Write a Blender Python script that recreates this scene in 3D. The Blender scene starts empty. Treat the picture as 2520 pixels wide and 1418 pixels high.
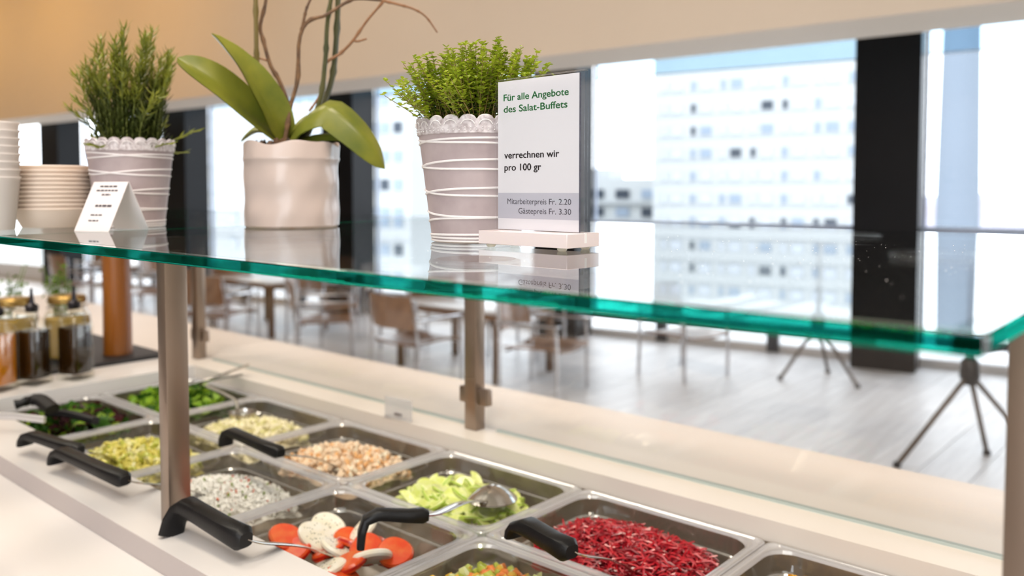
import bpy, bmesh, math, random
from mathutils import Vector, Matrix, Euler
random.seed(7)
S = bpy.context.scene
COL = S.collection
PI = math.pi

# ------------------------------------------------------------------ camera, world, light, exposure
cd = bpy.data.cameras.new('camera'); cam = bpy.data.objects.new('camera', cd); COL.objects.link(cam)
rt = Vector((0.73837, 0.67440, -0.00189)); up = Vector((-0.03050, 0.03619, 0.99888)); bk = Vector((0.67371, -0.73748, 0.04730))
cam.matrix_world = Matrix(((rt.x, up.x, bk.x, 0.0), (rt.y, up.y, bk.y, 0.0), (rt.z, up.z, bk.z, 1.45), (0, 0, 0, 1)))
cd.sensor_width = 36.0; cd.lens = 30.06; cd.shift_x = 0.0333; cd.shift_y = -0.0578
cd.clip_start = 0.02; cd.clip_end = 3000
cd.dof.use_dof = True; cd.dof.focus_distance = 0.89; cd.dof.aperture_fstop = 4.0
S.camera = cam

w = bpy.data.worlds.new('overcast_sky'); S.world = w; w.use_nodes = True
bg = w.node_tree.nodes['Background']; bg.inputs[0].default_value = (0.90, 0.95, 1.0, 1); bg.inputs[1].default_value = 4.4

def area(name, loc, rot, size, power, color, size_y=None):
    l = bpy.data.lights.new(name, 'AREA'); l.energy = power; l.color = color; l.size = size
    if size_y: l.shape = 'RECTANGLE'; l.size_y = size_y
    o = bpy.data.objects.new(name, l); COL.objects.link(o); o.location = loc; o.rotation_euler = rot
    return o
WARM = (1.0, 0.84, 0.70)
for i, x in enumerate((-3.0, -1.9, -0.8, 0.3)):
    area('counter_downlight', (x, 0.55, 3.2), (0, 0, 0), 0.45, 14.5, WARM)
for i, x in enumerate((-13.5, -11.0, -8.5)):
    area('wall_washer', (x, 2.6, 3.9), (math.radians(62), 0, 0), 0.5, 14, (1.0, 0.55, 0.13))
for i, x in enumerate((-5.5, -2.5)):
    area('wall_washer', (x, 2.6, 3.9), (math.radians(60), 0, 0), 0.6, 9, (1.0, 0.76, 0.52))
area('ceiling_fill', (-5.0, 0.5, 4.2), (0, 0, 0), 6.0, 35, (1.0, 0.90, 0.80), 3.0)  # unseen fill light under the ceiling, added to brighten the room
area('ceiling_fill', (0.5, -1.2, 4.2), (0, 0, 0), 3.0, 75, (1.0, 0.95, 0.92), 2.5)  # unseen fill behind the camera, added for faces turned towards it

S.view_settings.view_transform = 'Standard'; S.view_settings.look = 'None'
S.view_settings.gamma = 1.0; S.view_settings.use_curve_mapping = False
S.view_settings.exposure = 0.15
S.cycles.use_denoising = True; S.cycles.use_adaptive_sampling = True; S.cycles.adaptive_threshold = 0.04
S.cycles.max_bounces = 8; S.cycles.transparent_max_bounces = 20
S.cycles.transmission_bounces = 8; S.cycles.glossy_bounces = 5; S.cycles.diffuse_bounces = 3
S.cycles.caustics_reflective = False; S.cycles.sample_clamp_indirect = 6.0

# ------------------------------------------------------------------ materials
MATS = {}
def srgb(r, g, b):
    f = lambda c: (c/255/12.92) if c/255 <= 0.04045 else ((c/255+0.055)/1.055)**2.4
    return (f(r), f(g), f(b), 1)
def mat(name, col, rough=0.5, metal=0.0, spec=0.5, var=0.0, vscale=20.0, bump=0.0, bscale=60.0, col2=None, trans=0.0, sss=0.0, coat=0.0, stretch=None):
    if name in MATS: return MATS[name]
    m = bpy.data.materials.new(name); m.use_nodes = True; MATS[name] = m
    nt = m.node_tree; b = nt.nodes['Principled BSDF']
    b.inputs['Base Color'].default_value = col; b.inputs['Roughness'].default_value = rough
    b.inputs['Metallic'].default_value = metal; b.inputs['Specular IOR Level'].default_value = spec
    b.inputs['Transmission Weight'].default_value = trans
    b.inputs['Coat Weight'].default_value = coat; b.inputs['Coat Roughness'].default_value = 0.05
    if sss:
        b.inputs['Subsurface Weight'].default_value = sss; b.inputs['Subsurface Radius'].default_value = (0.006, 0.006, 0.004)
    tc = None
    if var or bump or col2:
        tc = nt.nodes.new('ShaderNodeTexCoord'); mp = nt.nodes.new('ShaderNodeMapping')
        nt.links.new(tc.outputs['Object'], mp.inputs[0])
        if stretch: mp.inputs['Scale'].default_value = stretch
        src = mp.outputs[0]
    if var or col2:
        n = nt.nodes.new('ShaderNodeTexNoise'); n.inputs['Scale'].default_value = vscale; n.inputs['Detail'].default_value = 4
        nt.links.new(src, n.inputs['Vector'])
        r = nt.nodes.new('ShaderNodeValToRGB')
        c2 = col2 if col2 else tuple(max(0, c*(1-var)) for c in col[:3])+(1,)
        r.color_ramp.elements[0].position = 0.36; r.color_ramp.elements[1].position = 0.64
        r.color_ramp.elements[0].color = c2; r.color_ramp.elements[1].color = col
        nt.links.new(n.outputs['Fac'], r.inputs[0]); nt.links.new(r.outputs[0], b.inputs['Base Color'])
    if bump:
        n2 = nt.nodes.new('ShaderNodeTexNoise'); n2.inputs['Scale'].default_value = bscale
        nt.links.new(src, n2.inputs['Vector'])
        bp = nt.nodes.new('ShaderNodeBump'); bp.inputs['Strength'].default_value = bump; bp.inputs['Distance'].default_value = 0.002
        nt.links.new(n2.outputs['Fac'], bp.inputs['Height']); nt.links.new(bp.outputs[0], b.inputs['Normal'])
    return m
def thin_glass(name, tint=(1, 1, 1, 1), f0=0.04, rough=0.0, body=None, body_w=0.0, power=5.0):
    """a thin clear sheet: Schlick reflection over straight-through transmission"""
    if name in MATS: return MATS[name]
    m = bpy.data.materials.new(name); m.use_nodes = True; MATS[name] = m
    nt = m.node_tree; nt.nodes.remove(nt.nodes['Principled BSDF']); out = nt.nodes['Material Output']
    tr = nt.nodes.new('ShaderNodeBsdfTransparent'); tr.inputs[0].default_value = tint
    gl = nt.nodes.new('ShaderNodeBsdfGlossy'); gl.inputs['Roughness'].default_value = rough
    lw = nt.nodes.new('ShaderNodeLayerWeight'); lw.inputs[0].default_value = 0.5
    pw = nt.nodes.new('ShaderNodeMath'); pw.operation = 'POWER'; pw.inputs[1].default_value = power
    ma = nt.nodes.new('ShaderNodeMath'); ma.operation = 'MULTIPLY_ADD'; ma.inputs[1].default_value = 1-f0; ma.inputs[2].default_value = f0
    mx = nt.nodes.new('ShaderNodeMixShader')
    nt.links.new(lw.outputs['Facing'], pw.inputs[0]); nt.links.new(pw.outputs[0], ma.inputs[0]); nt.links.new(ma.outputs[0], mx.inputs[0])
    base = tr.outputs[0]
    if body:
        df = nt.nodes.new('ShaderNodeBsdfDiffuse'); df.inputs[0].default_value = body
        m2 = nt.nodes.new('ShaderNodeMixShader'); m2.inputs[0].default_value = body_w
        nt.links.new(tr.outputs[0], m2.inputs[1]); nt.links.new(df.outputs[0], m2.inputs[2]); base = m2.outputs[0]
    nt.links.new(base, mx.inputs[1]); nt.links.new(gl.outputs[0], mx.inputs[2]); nt.links.new(mx.outputs[0], out.inputs[0])
    return m
def solid_glass(name, col, ior=1.5, rough=0.0):
    if name in MATS: return MATS[name]
    m = bpy.data.materials.new(name); m.use_nodes = True; MATS[name] = m
    nt = m.node_tree; nt.nodes.remove(nt.nodes['Principled BSDF'])
    g = nt.nodes.new('ShaderNodeBsdfGlass'); g.inputs['Color'].default_value = col; g.inputs['IOR'].default_value = ior; g.inputs['Roughness'].default_value = rough
    nt.links.new(g.outputs[0], nt.nodes['Material Output'].inputs[0])
    return m
def leaf_mat(name, col, col2, vscale=8, rough=0.4, tl=0.35):
    if name in MATS: return MATS[name]
    m = mat(name, col, rough, 0, 0.4, col2=col2, vscale=vscale)
    nt = m.node_tree; b = nt.nodes['Principled BSDF']; ramp = [n for n in nt.nodes if n.type == 'VALTORGB'][0]
    t = nt.nodes.new('ShaderNodeBsdfTranslucent'); mx = nt.nodes.new('ShaderNodeMixShader'); mx.inputs[0].default_value = tl
    nt.links.new(ramp.outputs[0], t.inputs[0]); nt.links.new(b.outputs[0], mx.inputs[1]); nt.links.new(t.outputs[0], mx.inputs[2])
    nt.links.new(mx.outputs[0], nt.nodes['Material Output'].inputs[0])
    return m

# ------------------------------------------------------------------ mesh builder
class MB:
    def __init__(s): s.v = []; s.f = []; s.m = []
    def add(s, vs, fs, m=0):
        o = len(s.v); s.v += [tuple(p) for p in vs]; s.f += [tuple(i+o for i in f) for f in fs]; s.m += [m]*len(fs); return s
    def box(s, c, d, rz=0, m=0):
        x, y, z = d[0]/2, d[1]/2, d[2]/2; cs, sn = math.cos(rz), math.sin(rz)
        vs = [(c[0]+a*x*cs-b*y*sn, c[1]+a*x*sn+b*y*cs, c[2]+k*z) for k in (-1, 1) for a, b in ((-1, -1), (1, -1), (1, 1), (-1, 1))]
        return s.add(vs, [(3, 2, 1, 0), (4, 5, 6, 7), (0, 1, 5, 4), (1, 2, 6, 5), (2, 3, 7, 6), (3, 0, 4, 7)], m)
    def mm(s, a, b, m=0):
        return s.box([(a[i]+b[i])/2 for i in range(3)], [abs(b[i]-a[i]) for i in range(3)], 0, m)
    def rbox(s, c, d, r=0.002, seg=2, mtx=None, m=0):
        bm = bmesh.new(); bmesh.ops.create_cube(bm, size=1.0)
        for v in bm.verts: v.co = Vector((v.co.x*d[0], v.co.y*d[1], v.co.z*d[2]))
        bmesh.ops.bevel(bm, geom=list(bm.edges), offset=r, segments=seg, affect='EDGES', profile=0.5)
        M = mtx or Matrix()
        vs = [M @ v.co + Vector(c) for v in bm.verts]; fs = [tuple(v.index for v in f.verts) for f in bm.faces]
        bm.free(); return s.add(vs, fs, m)
    def loops(s, L, close=False, cap0=True, cap1=True, m=0):
        n = len(L[0]); o = len(s.v)
        for l in L: s.v += [tuple(p) for p in l]
        k = len(L)
        for i in range(k if close else k-1):
            a, b = o+i*n, o+((i+1) % k)*n
            for j in range(n):
                s.f.append((a+j, a+(j+1) % n, b+(j+1) % n, b+j)); s.m.append(m)
        if not close:
            if cap0: s.f.append(tuple(o+j for j in range(n-1, -1, -1))); s.m.append(m)
            if cap1: s.f.append(tuple(o+(k-1)*n+j for j in range(n))); s.m.append(m)
        return s
    def tube(s, pts, r, n=8, flat=1.0, upv=None, m=0, cap=True):
        P = [Vector(p) for p in pts]; L = []; prev = None
        for i, p in enumerate(P):
            t = (P[min(i+1, len(P)-1)]-P[max(i-1, 0)])
            t = t.normalized() if t.length > 1e-9 else Vector((0, 0, 1))
            u = Vector(upv) if upv else (prev if prev else (Vector((0, 0, 1)) if abs(t.z) < 0.9 else Vector((1, 0, 0))))
            u = (u-t*u.dot(t)); u = u.normalized() if u.length > 1e-6 else t.orthogonal().normalized()
            prev = u; sd = t.cross(u)
            ri = r[i] if isinstance(r, (list, tuple)) else r
            ru, rs = (ri[0], ri[1]) if isinstance(ri, (list, tuple)) else (ri*flat, ri)
            L.append([p+u*(math.cos(a)*ru)+sd*(math.sin(a)*rs) for a in [2*PI*j/n for j in range(n)]])
        return s.loops(L, cap0=cap, cap1=cap, m=m)
    def sweep(s, pts, secs, upv, m=0):
        """rounded-rectangle section (thickness, width) swept along pts"""
        P = [Vector(p) for p in pts]; L = []
        for i, p in enumerate(P):
            t = (P[min(i+1, len(P)-1)]-P[max(i-1, 0)]).normalized()
            sd = Vector(upv[i] if isinstance(upv, list) else upv); sd = (sd-t*sd.dot(t)).normalized(); u = sd.cross(t)
            th, wd = secs[i]; loop = []
            for j in range(12):
                a = 2*PI*(j+0.5)/12; c, q = math.cos(a), math.sin(a)
                e = 0.55
                loop.append(p+sd*(math.copysign(abs(c)**e, c)*wd/2)+u*(math.copysign(abs(q)**e, q)*th/2))
            L.append(loop)
        return s.loops(L, m=m)
    def lathe(s, prof, n=32, c=(0, 0, 0), cap0=True, cap1=True, m=0, fn=None):
        L = []
        for k, (r, z) in enumerate(prof):
            l = []
            for j in range(n):
                a = 2*PI*j/n; rr, zz = (fn(a, k, r, z) if fn else (r, z))
                l.append((c[0]+rr*math.cos(a), c[1]+rr*math.sin(a), c[2]+zz))
            L.append(l)
        return s.loops(L, cap0=cap0, cap1=cap1, m=m)
    def blob(s, c, d, mtx=None, m=0, jit=0.0, lv=1):
        vs, fs = ICO[lv]
        M = mtx or Matrix(); C = Vector(c)
        return s.add([M @ Vector((v[0]*d[0]*(1+random.uniform(-jit, jit)), v[1]*d[1]*(1+random.uniform(-jit, jit)), v[2]*d[2]*(1+random.uniform(-jit, jit))))+C for v in vs], fs, m)
    def mesh(s, name, mats, smooth=True, ang=40):
        me = bpy.data.meshes.new(name); me.from_pydata(s.v, [], s.f)
        if not isinstance(mats, (list, tuple)): mats = [mats]
        for k in mats: me.materials.append(k)
        me.polygons.foreach_set('material_index', s.m)
        if smooth:
            me.polygons.foreach_set('use_smooth', [True]*len(me.polygons)); me.set_sharp_from_angle(angle=math.radians(ang))
        me.update(); return me
    def build(s, name, mats, parent=None, smooth=True, ang=40, loc=None):
        return link(name, s.mesh(name, mats, smooth, ang), parent, loc)
ICO = {}
for lv in (1, 2):
    _b = bmesh.new(); bmesh.ops.create_icosphere(_b, subdivisions=lv, radius=1.0)
    _b.verts.ensure_lookup_table(); ICO[lv] = ([tuple(v.co) for v in _b.verts], [tuple(x.index for x in f.verts) for f in _b.faces]); _b.free()
def link(name, data, parent=None, loc=None, rot=None):
    o = bpy.data.objects.new(name, data); COL.objects.link(o)
    if parent: o.parent = parent
    if loc: o.location = loc
    if rot: o.rotation_euler = rot
    return o
def tag(o, label=None, cat=None, group=None, kind=None):
    if label: o['label'] = label
    if cat: o['category'] = cat
    if group: o['group'] = group
    if kind: o['kind'] = kind
    return o
def thing(name, label, cat, loc=(0, 0, 0), rz=0.0, group=None):
    return tag(link(name, None, None, loc, (0, 0, rz)), label, cat, group)
def struct(o): o['kind'] = 'structure'; return o
def copy_tree(o, parent=None):
    c = o.copy(); COL.objects.link(c); c.parent = parent
    for ch in list(o.children): copy_tree(ch, c)
    return c
def rotm(): return Euler((random.uniform(0, 6.28), random.uniform(0, 6.28), random.uniform(0, 6.28))).to_matrix()
def bez(pts, n=24):
    """Catmull-Rom through pts"""
    P = [Vector(p) for p in pts]; P = [P[0]*2-P[1]]+P+[P[-1]*2-P[-2]]; out = []
    k = len(P)-3
    for i in range(n+1):
        t = i/n*k; a = min(int(t), k-1); t -= a; p0, p1, p2, p3 = P[a:a+4]
        out.append(0.5*((2*p1)+(p2-p0)*t+(2*p0-5*p1+4*p2-p3)*t*t+(3*p1-p0-3*p2+p3)*t**3))
    return out
def rrect(hx, hy, r, z, c=(0, 0), seg=5):
    out = []
    for q, (sx, sy) in enumerate(((1, 1), (-1, 1), (-1, -1), (1, -1))):
        for i in range(seg+1):
            a = PI/2*q+PI/2*i/seg
            out.append((c[0]+sx*(hx-r)+r*math.cos(a), c[1]+sy*(hy-r)+r*math.sin(a), z))
    return out

# materials used widely
M_white = mat('white_worktop', srgb(228, 223, 221), 0.32, spec=0.5, var=0.03, vscale=3)
M_cream = mat('cream_ledge', srgb(232, 222, 213), 0.4, var=0.03, vscale=4)
M_steel = mat('brushed_steel', srgb(162, 147, 135), 0.34, 1.0, var=0.08, vscale=30, stretch=(1, 1, 0.03))
M_steel2 = mat('polished_steel', srgb(200, 195, 188), 0.16, 1.0)
M_chrome = mat('chrome', srgb(205, 205, 208), 0.12, 1.0)
M_black = mat('black_nylon', srgb(13, 13, 16), 0.42, spec=0.35, bump=0.1, bscale=400)
M_glass = thin_glass('clear_shelf_glass', (0.965, 0.99, 0.98, 1))
M_edge = solid_glass('green_glass_edge', (0.015, 0.46, 0.36, 1), 1.5)
M_eclr = solid_glass('clear_glass_slab', (0.985, 1.0, 0.995, 1), 1.5)
M_pan = thin_glass('clear_polycarbonate', (0.98, 0.975, 0.96, 1), 0.09, 0.03, (0.86, 0.83, 0.80, 1), 0.02, 4.0)
M_acryl = thin_glass('clear_acrylic', (0.985, 0.985, 0.99, 1), 0.04)
M_plaster = mat('warm_plaster', srgb(236, 224, 208), 0.7, var=0.02, vscale=1.5)

# ------------------------------------------------------------------ setting
# floor slab and separate planks
fl = struct(MB().mm((-17, -3.4, -0.2), (4, 9.2, -0.012)).build('floor', mat('floor_joint', srgb(120, 116, 112), 0.7)))
pl_m = [mat('bleached_oak_%d' % i, c, 0.36, spec=0.5, col2=c2, vscale=3.0, stretch=(9, 0.7, 1)) for i, (c, c2) in enumerate((
    (srgb(240, 239, 240), srgb(222, 220, 221)), (srgb(245, 244, 245), srgb(228, 226, 226)), (srgb(233, 232, 233), srgb(216, 214, 215))))]
PW, PLN = 0.245, 2.6
pm = [MB().rbox((0, 0, -0.006), (PW-0.004, PLN-0.004, 0.012), 0.0015, 1).mesh('plank', k, smooth=False) for k in pl_m]
for i in range(52):
    x = -12.4+i*PW; y = 1.6-random.random()*PLN*0.8
    while y < 8.6:
        if y+PLN > 1.7:
            link('plank', random.choice(pm), fl, (x, y+PLN/2, 0))
        y += PLN
# far left area of floor beyond the built planks
struct(MB().mm((-17, 1.6, -0.012), (-12.53, 8.6, -0.0005)).build('floor_far', pl_m[1]))
struct(MB().mm((-17, -3.4, -0.012), (4, 1.55, -0.0005)).build('floor_service', mat('grey_service_floor', srgb(170, 164, 160), 0.5)))
struct(MB().mm((-17, -3.5, 4.3), (4, 9.2, 4.4)).build('ceiling', mat('ceiling_paint', srgb(232, 224, 214), 0.8)))
struct(MB().mm((-17, -3.5, 0), (4, -3.4, 0.8)).mm((-17, -3.5, 3.4), (4, -3.4, 4.3)).mm((-17, -3.5, 0.8), (0.2, -3.4, 3.4)).mm((3.6, -3.5, 0.8), (4, -3.4, 3.4)).build('wall_back', mat('back_wall_paint', srgb(214, 204, 194), 0.8), smooth=False))  # opening out of view, added and placed to let daylight onto camera-facing surfaces
struct(MB().mm((-17, -3.4, 0), (-16.9, 5.0, 4.3)).build('wall_left', M_plaster))
struct(MB().mm((3.9, -3.4, 0), (4, 8.4, 4.3)).build('wall_right', M_plaster))
# bulkhead (dropped soffit) in front of the windows
sd = Vector((math.cos(math.radians(3.7)), math.sin(math.radians(3.7)), 0)); sn = Vector((-sd.y, sd.x, 0))
so = MB(); pF = Vector((-3.62, 4.92, 0)); pB = Vector((-4.10, 5.57, 0))
a0 = pF-sd*13.2; a1 = pF+sd*7.4; b0 = pB-sd*12.7; b1 = pB+sd*7.9
so.loops([[a0+Vector((0, 0, 2.40)), a1+Vector((0, 0, 2.40)), b1+Vector((0, 0, 2.40)), b0+Vector((0, 0, 2.40))],
          [a0+Vector((0, 0, 4.3)), a1+Vector((0, 0, 4.3)), b1+Vector((0, 0, 4.3)), b0+Vector((0, 0, 4.3))]])
struct(so.build('wall_bulkhead', M_plaster, smooth=False))

# window wall
WA = math.radians(10); WD = Vector((math.cos(WA), math.sin(WA), 0)); WN = Vector((-WD.y, WD.x, 0)); W0 = Vector((-3.03, 7.30, 0))
def wp(s_, n_, z): return W0+WD*s_+WN*n_+Vector((0, 0, z))
def wbox(s0, s1, n0, n1, z0, z1, mb=None):
    mb = mb or MB(); c = wp((s0+s1)/2, (n0+n1)/2, (z0+z1)/2); return mb.box(c, (s1-s0, n1-n0, z1-z0), WA)
M_col = mat('black_column_cladding', srgb(12, 12, 15), 0.45, spec=0.2)
M_frame = mat('dark_window_frame', srgb(44, 48, 58), 0.4)
M_rail = mat('pale_blue_rail', srgb(178, 190, 212), 0.4, 0.0)
M_sill = mat('white_kerb', srgb(225, 225, 226), 0.5)
M_wg = thin_glass('window_glass', (0.97, 0.985, 1.0, 1), 0.03)
M_wt = thin_glass('blue_tinted_glass', (0.70, 0.82, 0.90, 1), 0.03)
cs = [0.815-2.85*k for k in range(-1, 5)]; cs[2] -= 0.07
struct(wbox(-14.2, 7.0, 0.1, 0.3, 3.2, 4.3).build('wall_windows', M_plaster, smooth=False))
for i, s_ in enumerate(cs):
    struct(wbox(s_-0.235, s_+0.235, -0.32, 0.06, 0, 4.3).build('trim_%d' % (i+1), M_col, smooth=False))
for i in range(len(cs)-1):
    s1, s0 = cs[i]-0.235, cs[i+1]+0.235
    wd = struct(link('window_%d' % (i+1), None, None))
    wbox(s0, s1, 0.10, 0.112, 0.24, 2.52).build('pane', M_wg, wd, False)
    wbox(s0, s1, 0.10, 0.112, 2.53, 3.2).build('transom_pane', M_wt, wd, False)
    wbox(s0, s1, 0.09, 0.12, 2.52, 2.53).build('transom', mat('white_transom', srgb(215, 222, 230), 0.4), wd, False)
    wbox(s0, s1, 0.0, 0.05, 1.07, 1.135).build('handrail', M_rail, wd, False)
    wbox(s0, s1, 0.06, 0.14, 0.17, 0.24).build('bottom_rail', M_frame, wd, False)
    wbox(s0, s1, 0.102, 0.108, 0.06, 0.17).build('low_pane', M_wg, wd, False)
    wbox(s0, s1, 0.04, 0.16, 0.0, 0.06).build('window_sill', M_sill, wd, False)
    for q in (0.30, 0.72):
        c = s0+(s1-s0)*q; wbox(c-0.05, c+0.05, 0.0, 0.06, 0.0, 0.24).build('stub_post', M_frame, wd, False)
    wbox(s0, s0+0.02, 0.08, 0.13, 0.24, 3.2).build('frame_jamb', M_rail, wd, False)
    wbox(s1-0.02, s1, 0.08, 0.13, 0.24, 3.2).build('frame_jamb', M_rail, wd, False)
struct(wbox(-14.2, -10.85, -0.05, 0.05, 0, 0.24).build('baseboard_windows', M_sill, smooth=False))

# ------------------------------------------------------------------ outside
gm = mat('pale_ground', srgb(140, 142, 140), 0.9, var=0.15, vscale=0.02)
struct(MB().mm((-900, 12, -26), (700, 1200, -25.5)).build('ground', gm))
FA = math.radians(13.5); FD = Vector((math.cos(FA), math.sin(FA), 0)); FN = Vector((-FD.y, FD.x, 0))
M_conc = mat('pale_concrete', srgb(168, 170, 170), 0.8, var=0.03, vscale=0.3)
M_conc2 = mat('bluish_concrete', srgb(106, 115, 126), 0.8, var=0.05, vscale=0.2)
M_band = mat('pale_joint', srgb(152, 155, 157), 0.8)
wm = {'d': mat('dark_pane', srgb(46, 54, 64), 0.3, spec=0.3), 'b': mat('grey_blue_pane', srgb(126, 138, 152), 0.4, spec=0.3), 'l': mat('white_blind', srgb(170, 174, 180), 0.6)}
def tower(name, label, P, width, depth, z0, z1, floors, cells, fh, top_row, skip_seed, dark):
    """P = left front corner; windows are cells (offset from left, width) per floor"""
    t = thing(name, label, 'building', (P[0], P[1], z0), FA)
    MB().mm((0, 0, 0), (width, depth, z1-z0)).build('facade', M_conc, t, False)
    rnd = random.Random(skip_seed)
    for k in range(floors):
        z = top_row-k*fh-z0
        MB().mm((0, -0.06, z-0.95), (width, 0.0, z-0.80)).build('floor_band', M_band, t, False)
        for ci, (u, ww) in enumerate(cells):
            kind = dark.get((k, ci)) or rnd.choice('lllllllb')
            hh = 1.25
            key = (kind, ww)
            if key not in WMESH:
                WMESH[key] = (MB().mm((-ww/2, -0.08, -hh/2), (ww/2, 0.02, hh/2)).mesh('window', M_band, False),
                              MB().mm((-ww/2+0.1, -0.12, -hh/2+0.1), (ww/2-0.1, -0.08, hh/2-0.1)).mesh('pane', wm[kind], False))
            f = link('window', WMESH[key][0], t, (u, 0, z)); link('pane', WMESH[key][1], f)
    return t
WMESH = {}
# main tower seen right of the sign
cells = []
for b in range(7):
    cells += [(1.5+b*3.65, 0.75), (3.1+b*3.65, 1.5)]
dk = {(0, 2): 'b', (0, 5): 'b', (1, 2): 'd', (1, 7): 'd', (1, 8): 'd', (1, 10): 'b', (2, 2): 'd', (2, 10): 'b', (2, 11): 'b', (2, 12): 'b', (3, 3): 'b', (3, 5): 'd', (3, 6): 'd', (3, 8): 'b', (3, 12): 'b',
      (4, 2): 'b', (4, 8): 'b', (4, 10): 'b', (5, 2): 'b', (5, 8): 'b', (5, 12): 'd', (6, 2): 'b', (6, 4): 'b', (6, 6): 'd', (6, 8): 'd', (6, 9): 'b', (6, 10): 'd', (6, 11): 'd', (6, 13): 'b'}
tA = tower('apartment_tower', 'tall pale apartment tower outside, filling the window beside the sign', (-57.6, 96.4), 27.2, 18, -25.5, 40, 17, cells, 2.82, 14.2, 3, dk)
MB().mm((25.0, -0.1, 0), (25.7, 0.02, 65.5)).build('balcony_recess', wm['b'], tA, False)
for k in range(17):
    MB().mm((24.95, -0.16, 39.2-k*2.82), (25.5, -0.1, 40.9-k*2.82)).build('balcony_opening', wm['d'], tA, False)
# tower left of the thyme pot
cells = [(20.5+b*3.3, 1.2) for b in range(6)]+[(22.1+b*3.3, 1.2) for b in range(6)]+[(2.0+b*3.6, 1.2) for b in range(5)]
dk = {(k, ci): 'd' if (k*7+ci*3) % 4 == 0 else 'b' for k in range(13) for ci in (4, 5, 10, 11)}
tB = tower('apartment_block', 'pale apartment block outside, between the white planter and the thyme pot', (-100.45, 48.23), 40.0, 12, -25.5, 32, 14, cells, 2.82, 10.3, 5, dk)
# low building
t = thing('low_building', 'low white building with dark balconies far outside, left of the tall tower', 'building', (-92, 122, -25.5), FA)
MB().mm((0, 0, 0), (24, 12, 28.6)).build('facade', M_conc, t, False)
MB().mm((3, 2, 28.6), (9, 9, 30.4)).build('roof_block', M_conc, t, False)
for k in range(7):
    for j in range(5):
        MB().mm((1.5+j*4.6, -0.3, 25.2-k*3.1), (3.9+j*4.6, 0.1, 26.7-k*3.1)).build('window', wm['d' if (j+k) % 3 else 'b'], t, False)
    MB().mm((0, -1.0, 24.3-k*3.1), (24, 0, 24.6-k*3.1)).build('balcony', M_band, t, False)
# tapered concrete stack
t = thing('concrete_stack', 'tapered blue-grey concrete stack outside the right-hand window', 'chimney', (-11.7, 50.2, -25.5))
MB().lathe([(1.35, 0), (1.02, 26), (0.86, 36), (0.74, 52)], 24).build('shaft', M_conc2, t)
MB().lathe([(0.8, 52), (0.9, 52.3), (0.9, 53), (0.6, 53)], 24).build('collar', M_conc, t)
# hill
hl = MB(); N = 40; rows = []
for j in range(7):
    r = []
    for i in range(N):
        x = -420+i*22; y = 520+j*30
        e = math.exp(-((x-40)/210)**2)
        r.append((x, y, -25+e*(42+14*math.sin(i*0.7)+6*math.sin(i*1.9))*math.sin(PI*min(1, j/6*0.95+0.02))))
    rows.append(r)
for j in range(6):
    o = len(hl.v); hl.v += rows[j]+rows[j+1]
    for i in range(N-1): hl.f.append((o+i, o+i+1, o+N+i+1, o+N+i)); hl.m.append(0)
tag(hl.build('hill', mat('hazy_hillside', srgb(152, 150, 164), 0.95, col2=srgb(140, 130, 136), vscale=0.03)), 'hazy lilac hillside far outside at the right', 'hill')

# ------------------------------------------------------------------ furniture in the dining area
M_seat = mat('light_wood_shell', srgb(150, 112, 78), 0.28, col2=srgb(128, 92, 62), vscale=6, stretch=(1, 8, 1), coat=0.3)
M_top = mat('white_table_laminate', srgb(226, 228, 232), 0.22)
M_lip = mat('brown_table_edge', srgb(138, 104, 74), 0.4)
M_leg = mat('brown_metal_leg', srgb(120, 96, 78), 0.35, 0.6)
def make_chair():
    t = thing('armchair', 'x', 'chair')
    sm = MB(); NX, NY = 9, 7
    def shell(fn, th, nx, ny):
        top = [[Vector(fn(i/(nx-1), j/(ny-1))) for i in range(nx)] for j in range(ny)]
        mb = MB()
        for k in (0, 1):
            o = len(mb.v)
            for j in range(ny):
                for i in range(nx): mb.v.append(tuple(top[j][i]+Vector(th)*k))
            for j in range(ny-1):
                for i in range(nx-1):
                    a = o+j*nx+i; q = (a, a+1, a+nx+1, a+nx); mb.f.append(q if k else q[::-1]); mb.m.append(0)
        ring = [i for i in range(nx)]+[(j+1)*nx-1 for j in range(1, ny)]+[ny*nx-1-i for i in range(1, nx)]+[j*nx for j in range(ny-2, 0, -1)]
        for a, b in zip(ring, ring[1:]+ring[:1]): mb.f.append((a, b, b+nx*ny, a+nx*ny)); mb.m.append(0)
        return mb
    shell(lambda u, v: ((u-0.5)*0.46, -0.22+v*0.45, 0.335+0.02*(2*u-1)**2-0.012*v+(0.03*max(0, 0.2-v)*-2)), (0, 0, -0.014), NX, NY).build('seat', M_seat, t)
    shell(lambda u, v: ((u-0.5)*0.44, 0.24-0.05*(1-(2*u-1)**2)*-1+0.05*v, 0.44+v*0.25), (0, 0.012, 0), NX, 5).build('backrest', M_seat, t)
    for sx in (-1, 1):
        MB().tube([(sx*0.25, -0.20, 0.0), (sx*0.25, -0.20, 0.30), (sx*0.25, -0.19, 0.50)], 0.013, 8).build('leg', M_chrome, t)
        MB().tube([(sx*0.25, 0.26, 0.0), (sx*0.25, 0.25, 0.30), (sx*0.24, 0.27, 0.66)], 0.013, 8).build('leg', M_chrome, t)
        MB().rbox((sx*0.25, 0.03, 0.51), (0.035, 0.50, 0.018), 0.006, 2).build('armrest', M_chrome, t)
    MB().tube([(-0.25, -0.18, 0.315), (0.25, -0.18, 0.315)], 0.009, 8).tube([(-0.25, 0.2, 0.31), (0.25, 0.2, 0.31)], 0.009, 8).build('seat_rail', M_chrome, t)
    return t
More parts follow.
